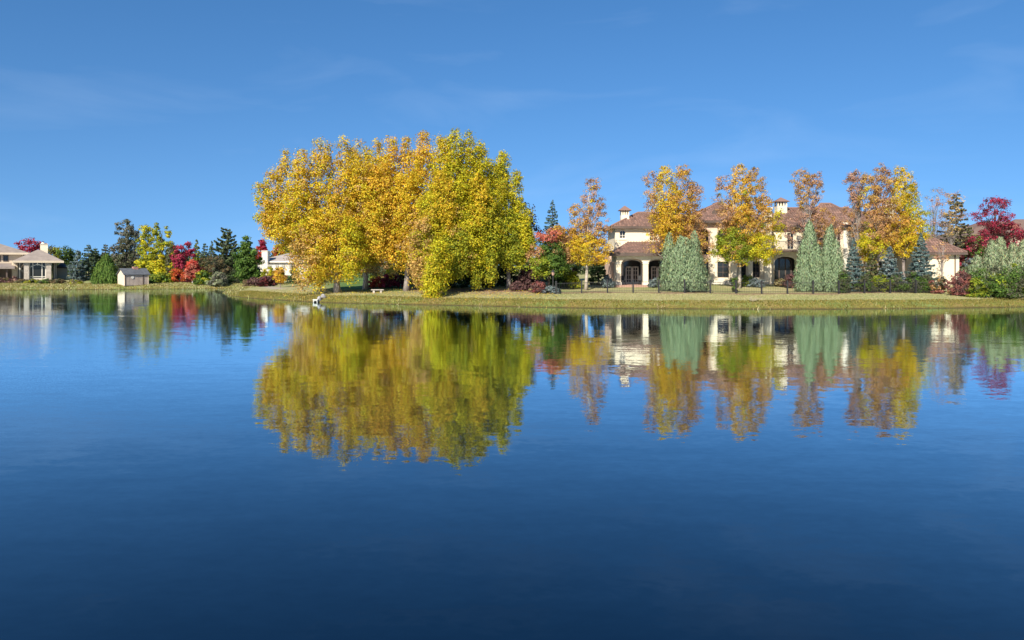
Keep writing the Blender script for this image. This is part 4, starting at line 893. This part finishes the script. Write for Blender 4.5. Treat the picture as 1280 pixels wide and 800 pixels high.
juniper('narrow grey-green juniper with a sharp single tip', [(1012,276,15,0),(1002,300,11,-0.4),(1020,305,10,-0.3)], 74.6, ['juniper'], 51, 9000, 0.34, group=None)
juniper('blunt-topped grey-green juniper beside the sharp-tipped one', [(1036,284,13,0),(1043,300,14,-0.3),(1031,302,10,-0.4),(1040,281,9,0.2)], 74.8, ['juniper'], 52, 9000, 0.34)
tree('maple_tree', 'thin rust-coloured maple rising above the villa roof and junipers', 1010, 80, 211, 310, 54, ['rust','orange','dustyrose'], 13440, 0.132, seed=53, tpx=1006, bark='greybark', limbs=60, clump=0.4, r0=0.15,
     lobes=[(1002,211,262,13,'vase',1,0,0.9),(1019,214,262,12,'vase',0,0,0.8),(1010,240,300,17,'oval',2,0.2,0.7),(1028,262,312,16,'oval',0,0,0.9),(988,262,305,9,'oval',2,0,0.6),(1044,268,312,15,'oval',2,0.6,0.45)])
spruce('slim blue spruce between the junipers and the hedge', 1067, 75.5, 296, 34, ['bluespruce'], 54, 6800, 0.22, nbr=12)
tree('maple_tree', 'half-bare peach maple left of the big yellow maple', 1072, 81, 213, 330, 34, ['dustyrose','rust','peach'], 6000, 0.14, seed=55, bark='greybark', limbs=64, clump=0.4, r0=0.14,
     lobes=[(1070,213,262,13,'vase',0,0,0.9),(1066,255,300,12,'oval',1,0,0.35),(1078,285,340,12,'oval',2,0,0.35)])
tree('maple_tree', 'tall copper maple joined to the yellow one above the hedge', 1097, 79, 206, 330, 52, ['rust','peach','orange','lime'], 21280, 0.141, seed=56, bark='greybark', limbs=50, clump=0.45, r0=0.18,
     lobes=[(1101,205,275,16,'poplar',0,0,1),(1086,214,270,11,'oval',1,0,0.7),(1100,260,305,18,'oval',0,-0.3,1),(1090,288,330,18,'oval',3,-0.6,1.1),(1108,280,312,14,'oval',2,-0.3,1)])
tree('maple_tree', 'bright yellow maple crown above the blue spruces', 1130, 79.5, 207, 330, 56, ['gold','lime','orange','yellowgreen'], 23520, 0.141, seed=57, bark='greybark', limbs=40, clump=0.46, r0=0.18,
     lobes=[(1127,207,275,15,'poplar',0,0,1),(1138,232,290,11,'oval',1,0.1,0.9),(1122,260,312,17,'oval',2,-0.3,1),(1142,268,318,14,'oval',0,-0.1,0.9),(1155,262,300,11,'oval',3,0.3,0.4),(1132,285,320,15,'oval',0,-0.6,1)])
spruce('wide blue spruce with loose low branches above the hedge', 1112, 76, 306, 50, ['bluespruce','greyblue'], 58, 7000, 0.24, ragged=0.2, nbr=10)
spruce('olive-tinted young spruce tucked behind the hedge', 1090, 77.5, 313, 40, ['pine','brown'], 59, 4000, 0.24, ragged=0.2)
spruce('tall dense blue spruce next to the garage wall', 1151, 76.4, 289, 46, ['bluespruce'], 62, 9000, 0.23, nbr=13)
for i, (px_, yt, w, pl, lab) in enumerate([(1054,337,16,['olive','green'],'narrow olive-green shrub at the blunt juniper'),(1083,343,22,['green','olive'],'clipped green shrub below the olive-tinted spruce'),(1101,342,22,['olive','freshgreen'],'yellowish rounded shrub in the middle of the hedge'),
        (1120,344,22,['green','olive'],'green rounded shrub below the wide blue spruce'),(1142,341,22,['olive','green'],'olive rounded shrub below the dense blue spruce'),(1158,344,16,['green','olive'],'small green shrub at the garage end of the hedge')]):
    shrub(lab, px_, 73.6+0.2*(i % 2), yt, w, pl, 2600, 0.13, 80+i, group='shrubs of the hedge behind the fence')
tree('thin_tree', 'almost bare slender tree against the garage wall', 1177, 80, 300, 330, 24, ['dustyrose','rust'], 260, 0.18, seed=90, bark='greybark', r0=0.10, limbs=30, clump=0.4)
tree('bare_tree', 'leafless pinkish tree behind the bright yellow maple', 1166, 96, 232, 300, 40, ['dustyrose','peach'], 1500, 0.14, seed=91, bark='greybark', limbs=110, clump=0.5, r0=0.07)
tree('bare_tree', 'leafless pinkish tree in front of the tall tawny pine', 1188, 91, 232, 300, 30, ['dustyrose','peach'], 1300, 0.14, seed=92, bark='greybark', limbs=60, clump=0.5, r0=0.055)
spruce('tall tawny-green pine behind the garage roof', 1195, 95, 240, 70, ['olive','brown','olive','straw'], 93, 15000, 0.32, name='pine_tree', ragged=0.14, top_pow=0.7, tier=0.42)
spruce('dark green pine between the garage and the crimson tree', 1212, 98, 282, 36, ['pine','darkgreen'], 94, 4500, 0.28, name='pine_tree', ragged=0.25)
tree('crimson_tree', 'open crimson tree with airy crown before the brown-roofed house', 1243, 96, 247, 318, 50, ['crimson','burgundy'], 10500, 0.16, seed=95, limbs=110, clump=0.45, r0=0.16, bark='bark',
     lobes=[(1243,247,290,22,'oval',0,0,1),(1232,285,325,12,'oval',0,0,0.6),(1250,280,318,18,'oval',1,0,0.6),(1222,300,335,9,'oval',0,0,0.6)])
tree('crimson_tree', 'low pinkish-red tree beside the airy crimson one', 1266, 97, 280, 320, 34, ['pinkred','crimson'], 2600, 0.24, seed=96, limbs=40, clump=0.5)
tree('crimson_tree', 'short dark crimson tree by the garage corner', 1220, 92, 296, 345, 34, ['crimson','burgundy','green'], 3200, 0.22, seed=97, limbs=20, clump=0.5)
shrub('rusty low shrub in front of the garage wall', 1176, 71, 346, 22, ['rust','pinkred','olive'], 1500, 0.17, 98)
shrub('rounded pinkish-red shrub at the end of the bank', 1202, 68.5, 339, 30, ['pinkred','plum','pinkred'], 5000, 0.13, 99, clump=0.28)
juniper('feathery pale green juniper thicket towering over the leafy bush', [(1226,320,16,0.5),(1240,300,15,0),(1254,296,14,0.4),(1266,304,14,0),(1280,300,16,0),(1297,308,16,0),(1215,332,14,0)], 71.5, ['sage','juniper'], 100, 19000, 0.36, base_px=1255)
shrub('big leafy green bush with yellow sprigs at the bank end', 1245, 68, 330, 80, ['green','olive','freshgreen'], 15000, 0.15, 101, clump=0.42, mixpal=0.3,
      lobes=[(1222,335,15,0,0,1),(1243,332,19,1,-0.3,1),(1266,330,20,0,0,1),(1290,332,20,1,0,1),(1222,346,12,2,-0.9,0.6),(1252,346,22,0,-1.0,1),(1280,344,18,1,-1.0,1)])
shrub('silvery brush clump between the pinkish shrub and the garage', 1212, 73, 322, 30, ['sage','greyblue'], 2200, 0.2, 102)

# --- far left bank
d_ = 122.0
for i, (px_, yt, w, pl, lab) in enumerate([(5,347,16,['plum','brown'],'brownish shrub by the porch post'),(17,346,14,['dustyrose','plum'],'dusty pink shrub beside the bay wall'),(28,350.5,14,['brown','olive'],'brown low shrub at the first stone column'),(42,350,16,['yellowgreen','olive'],'yellowish low shrub under the glazed bay'),
        (57,349.5,16,['olive','green'],'olive low shrub under the second stone column'),(72,349,18,['brown','olive'],'brown-green low shrub at the right end of the bay'),(93,350,18,['yellowgreen','straw'],'straw-coloured low shrub before the blue spruce')]):
    shrub(lab, px_, d_, yt, w, pl, 900, 0.26, 110+i, group='low shrubs along the pavilion house', clump=0.35, stems=3)
tree('crimson_tree', 'crimson tree showing over the pavilion house roof', 40, 152, 299, 330, 34, ['crimson'], 2600, 0.38, seed=120, limbs=16, clump=0.8)
tree('green_tree', 'round green tree behind the pavilion house chimney', 67, 150, 307, 345, 22, ['olive','yellowgreen'], 2200, 0.36, seed=121, clump=0.8, limbs=10)
tree('green_tree', 'dark green tree between the house chimney and blue spruce', 82, 148, 309, 350, 24, ['green','darkgreen'], 2400, 0.36, seed=122, clump=0.8, limbs=10)
spruce('grey-blue spruce beside the pavilion house', 97, 129, 311, 30, ['greyblue','bluespruce'], 123, 5000, 0.34, ragged=0.2, top_pow=0.7, tier=0.42)
spruce('deep green conifer right of the grey-blue spruce', 111, 131, 304, 24, ['pine','bluespruce'], 124, 4000, 0.34, top_pow=0.6, tier=0.42, name='conifer_tree')
spruce('second deep green conifer behind the bright broad conifer', 119, 133, 308, 20, ['pine'], 125, 3200, 0.34, top_pow=0.6, tier=0.42, name='conifer_tree')
spruce('taller grey-green conifer peeking above the bright broad conifer', 132, 134, 304, 26, ['pine','greyolive'], 126, 3800, 0.34, top_pow=0.7, tier=0.42, name='conifer_tree')
juniper('broad bright green arborvitae left of the garden shed', [(133,318,14,0),(126,328,9,-0.5),(140,330,10,-0.5)], 121.5, ['green'], 127, 7000, 0.5, name='arborvitae_tree')
tree('grey_tree', 'tall grey-olive tree with thin upper crown behind the shed', 158, 140, 273, 352, 42, ['greyolive','olive'], 7500, 0.34, seed=128, limbs=60, clump=0.7, shape='vase', bark='greybark',
     lobes=[(157,273,320,13,'oval',0,0,0.8),(148,290,330,9,'oval',0,0,0.5),(166,285,335,12,'oval',1,0,0.7),(155,310,352,17,'oval',1,0,1),(172,300,345,7,'oval',0,0,.5)])
tree('poplar_tree', 'yellow-green poplar rising right behind the shed roof', 182, 131, 280, 356, 22, ['yellowgreen','lime','yellowgreen'], 5000, 0.32, shape='poplar', seed=129, clump=0.6)
tree('poplar_tree', 'fuller yellow-green poplar with two tips next to the shed poplar', 202, 130, 281, 356, 28, ['yellowgreen','lime'], 6500, 0.32, seed=130, clump=0.6, lobes=[(196,280,354,9,'poplar',0,0,1),(208,280,354,9,'poplar',0,0.4,1),(202,320,356,13,'oval',1,-.5,.8)])
tree('poplar_tree', 'short olive-yellow poplar beside the pink-crimson tree', 217, 129, 306, 356, 18, ['yellowgreen','olive','lime'], 3200, 0.32, seed=131, clump=0.6)
shrub('dense green shrub below the poplars', 200, 126, 343, 30, ['green','freshgreen'], 2400, 0.3, 132, clump=0.5)
tree('crimson_tree', 'pink-crimson tree with forked top behind the small red maple', 229, 128, 303, 354, 24, ['crimson','redorange','burgundy'], 5000, 0.3, seed=133, clump=0.5, mixpal=0.08, lobes=[(224,306,335,8,'oval',0,0,1),(236,303,325,6,'oval',0,0.3,.9),(228,325,348,9,'oval',0,0,.9),(223,336,354,8,'oval',1,-0.5,.8),(232,342,354,8,'oval',2,0,.8)])
tree('maple_tree', 'small bright red maple with pale trunk on the far bank', 241, 123, 325, 349, 18, ['red','coral'], 3400, 0.28, seed=134, tpx=240.6, bark='palebark', r0=0.12, clump=0.5, limbs=14, shape='egg')
for i, (px_, dd, yt, w, pl, lab, nm, tp) in enumerate([(246,140,299,24,['yellowgreen','pine'],'narrow yellow-green conifer above the red maple','conifer_tree',.8),(256,138,303,28,['pine','olive'],'green conifer left of the small blue-green one','conifer_tree',.75),(265,142,301,26,['pine','bluespruce'],'small blue-green conifer with pointed top','spruce_tree',.85)]):
    spruce(lab, px_, dd, yt, w, pl, 135+i, 3200, 0.36, name=nm, top_pow=tp, tier=0.42)
spruce('tall bushy pine with flat shaggy top on the far bank', 284, 132, 284, 46, ['pine','olive'], 139, 11000, 0.42, name='pine_tree', top_pow=0.42, tier=0.5, ragged=0.3, sweep=0.25)
tree('brown_tree', 'brownish half-bare tree below the shaggy pine', 268, 127, 319, 352, 36, ['brown','olive'], 3600, 0.28, seed=140, limbs=30, clump=0.6)
shrub('grey-green willow shrub on the far bank', 273, 122.5, 341, 24, ['greyolive','sage'], 1900, 0.28, 141, clump=0.45)
shrub('green spreading shrub right of the red maple', 254, 123, 339, 22, ['green','yellowgreen'], 2200, 0.28, 142, clump=0.45)
shrub('dark shrub at the foot of the shaggy pine', 290, 126, 340, 22, ['olive','darkgreen'], 1700, 0.28, 143, clump=0.45)
tree('pear_tree', 'dense dark green egg-shaped tree on the point beside the plum shrub', 308, 113, 297, 353, 34, ['green'], 8500, 0.30, seed=144, shape='egg', clump=0.55, limbs=12, tpx=308)
shrub('brownish shrub under the dense egg-shaped tree', 316, 106, 348, 20, ['plum','brown'], 1700, 0.24, 145, clump=0.35)
shrub('dark plum shrub beside the small orange tree', 334, 105, 345, 28, ['plum','burgundy'], 2400, 0.24, 146, clump=0.35)
shrub('yellow-green shrub below the white house deck', 336, 121, 335, 22, ['yellowgreen','lime'], 1900, 0.28, 147, clump=0.45)
tree('maple_tree', 'small round orange-yellow tree in front of the white house deck', 350.5, 98, 334.5, 352, 16, ['amber','orange'], 2200, 0.22, seed=148, bark='greybark', r0=0.07, clump=0.35, limbs=10)
tree('crimson_tree', 'crimson tree behind the white house chimney', 327, 152, 301, 330, 16, ['crimson','red'], 2200, 0.36, seed=149, clump=0.6, shape='egg')
tree('maple_tree', 'rust-red tree behind the white house roof', 350, 154, 304, 330, 16, ['redorange','rust'], 1800, 0.36, seed=150, clump=0.6)
tree('green_tree', 'dark green tree crown behind the white house roof', 370, 156, 301, 335, 32, ['darkgreen','green'], 3400, 0.38, seed=151, clump=0.9)
shrub('dark green shrub at the right end of the deck', 368, 118, 334, 14, ['darkgreen','green'], 1500, 0.28, 152, clump=0.45)
tree('green_tree', 'green tree in the gap behind the golden grove', 405, 120, 300, 350, 50, ['olive','yellowgreen','rust'], 3600, 0.36, seed=153, clump=0.9)
tree('green_tree', 'mixed green and rust tree seen under the golden boughs', 470, 112, 300, 352, 60, ['olive','rust','yellowgreen'], 4200, 0.34, seed=154, clump=0.9)
tree('green_tree', 'dark tree filling the grove background', 600, 104, 285, 352, 70, ['darkgreen','olive'], 5000, 0.36, seed=155, clump=0.9)
tree('green_tree', 'dusky tree behind the short dark spruce', 712, 104, 286, 345, 40, ['olive','plum','pine'], 3600, 0.32, seed=156, clump=0.8)

# far-off wood closing the gaps, one mass
def far_wood():
    rg = np.random.RandomState(7); k = 26000; x = rg.uniform(-190, 150, k); y = 172+rg.normal(size=k)*5+8*np.sin(x*0.05)
    top = 3.6+1.0*np.sin(x*0.31)+0.8*np.sin(x*0.83+1); z = 1.6+top*np.sqrt(rg.uniform(0, 1, k))
    c = np.column_stack([x, y, z]); col = colours(['darkgreen','olive','pine'], rg.randint(0, 3, k), rg)
    me = leaf_mesh('far_wood', c, rdir(k, rg)+np.array([-.2,-.5,.3]), rg.uniform(0.6, 1.3, k)*0.9, 0.8, col, rg)
    tag(mesh_obj('far_wood', me, None, M['leaf']), 'low dark far-off wood behind the houses', 'wood', kind='stuff')
far_wood()

# ------------------------------------------------------------------ grass, reeds and fallen leaves on the banks
def blades(name, k, smin, smax, hlo, hhi, pals, seed, label, cat, xr, yr, wid=0.05, lean=0.4, dens=None):
    rg = np.random.RandomState(seed); P_ = np.column_stack([rg.uniform(*xr, k*6), rg.uniform(*yr, k*6)]); z, s = hgt(P_)
    ok = (s > smin) & (s < smax)
    if dens is not None: ok &= rg.uniform(size=len(s)) < dens(s, P_)
    P_ = P_[ok][:k]; z = z[ok][:k]; k = len(P_); h_ = rg.uniform(hlo, hhi, k)
    th = rg.uniform(0, np.pi, k); u = np.column_stack([np.cos(th), np.sin(th)*0.6, np.zeros(k)])*(wid*rg.uniform(.6, 1.4, k))[:,None]
    b0 = np.column_stack([P_, z-0.02]); tip = b0+np.column_stack([rg.normal(size=k)*lean*h_, rg.normal(size=k)*lean*h_, h_])
    v = np.stack([b0-u, b0+u, tip], 1).reshape(-1, 3); me = np_mesh(name, v, np.arange(3*k).reshape(k, 3))
    a = me.attributes.new('leafcol', 'FLOAT_COLOR', 'FACE'); col = colours(pals, rg.randint(0, len(pals), k), rg, 0.2)
    a.data.foreach_set('color', np.column_stack([np.clip(col, 0.01, 0.9), np.ones(k)]).astype(np.float32).ravel())
    tag(mesh_obj(name, me, None, M['blade']), label, cat, kind='stuff')
PAL['bankgrass'] = [(0.20,0.17,0.035),(0.16,0.16,0.03),(0.25,0.185,0.05),(0.14,0.14,0.028)]
PAL['lawn'] = [(0.36,0.34,0.16),(0.28,0.28,0.10),(0.40,0.35,0.18)]
blades('bank_grass', 70000, 0.12, 2.3, 0.04, 0.15, ['bankgrass'], 201, 'unmown yellowish grass on the sloping bank', 'grass', (-42, 46), (57, 92))
blades('lawn_grass', 60000, 2.4, 10, 0.03, 0.08, ['lawn'], 202, 'short dry lawn grass above the bank', 'grass', (-42, 46), (58, 92))
blades('far_grass', 30000, -0.05, 9, 0.06, 0.22, ['lawn','bankgrass'], 203, 'grass on the far bank', 'grass', (-86, -34), (92, 128), 0.09)
blades('waterside_tufts', 9000, -0.12, 0.7, 0.12, 0.36, ['bankgrass','straw'], 205, 'ragged taller grass tufts along the waterline', 'grass', (-42, 46), (57, 92), 0.045, 0.35,
       lambda s, p: np.clip(np.sin(p[:,0]*1.7)+np.sin(p[:,0]*0.61+2)+0.6*np.sin(p[:,0]*4.3)-0.5, 0, 1))
def litter(k, seed):
    rg = np.random.RandomState(seed); P_ = np.column_stack([rg.uniform(-24, 4, k), rg.uniform(66, 84, k)]); z, s = hgt(P_); ok = s > 0.15; P_ = P_[ok]; z = z[ok]; k = len(P_)
    col = colours(['gold','peach','straw'], rg.randint(0, 3, k), rg)
    me = leaf_mesh('fallen_leaves', np.column_stack([P_, z+rg.uniform(0.03, 0.14, k)]), rdir(k, rg)*0.5+np.array([0,-.2,1]), rg.uniform(0.06, 0.13, k), 0.8, col, rg)
    tag(mesh_obj('fallen_leaves', me, None, M['leaf']), 'yellow leaves fallen under the golden grove', 'leaves', kind='stuff')
litter(7000, 204)
def floating(k, seed):
    rg = np.random.RandomState(seed); P_ = np.column_stack([rg.uniform(-24, 6, k), 75-np.abs(rg.normal(size=k))*7]); z, s_ = hgt(P_); P_ = P_[s_ < -0.1]; k = len(P_)
    me = leaf_mesh('floating_leaves', np.column_stack([P_, np.full(k, 0.012)]), rdir(k, rg)*0.06+np.array([0,0,1]), rg.uniform(0.05, 0.10, k), 0.8, colours(['gold','straw'], rg.randint(0, 2, k), rg), rg)
    tag(mesh_obj('floating_leaves', me, None, M['leaf']), 'scattered yellow leaves floating off the grove', 'leaves', kind='stuff')
floating(900, 206)
def weed():
    base = G(941, 62.6); root = thing('dry_weed', base, 'pale dried weed with splayed stalks on the bank edge', 'plant'); rg = random.Random(5); q = MB()
    for i in range(26):
        a = rg.uniform(0, 6.28); L = rg.uniform(0.2, 0.6); e = rg.uniform(0.25, 1.2); b0 = Vector(base)
        t = b0+Vector((math.cos(a)*L*math.cos(e)*1.3, math.sin(a)*L*math.cos(e), L*math.sin(e))); q.tube([b0, b0.lerp(t, .5)+Vector((0,0,.08)), t], [0.012,0.012,0.02], 4)
    q.build('stalks', M['drystalk'], root)
weed()
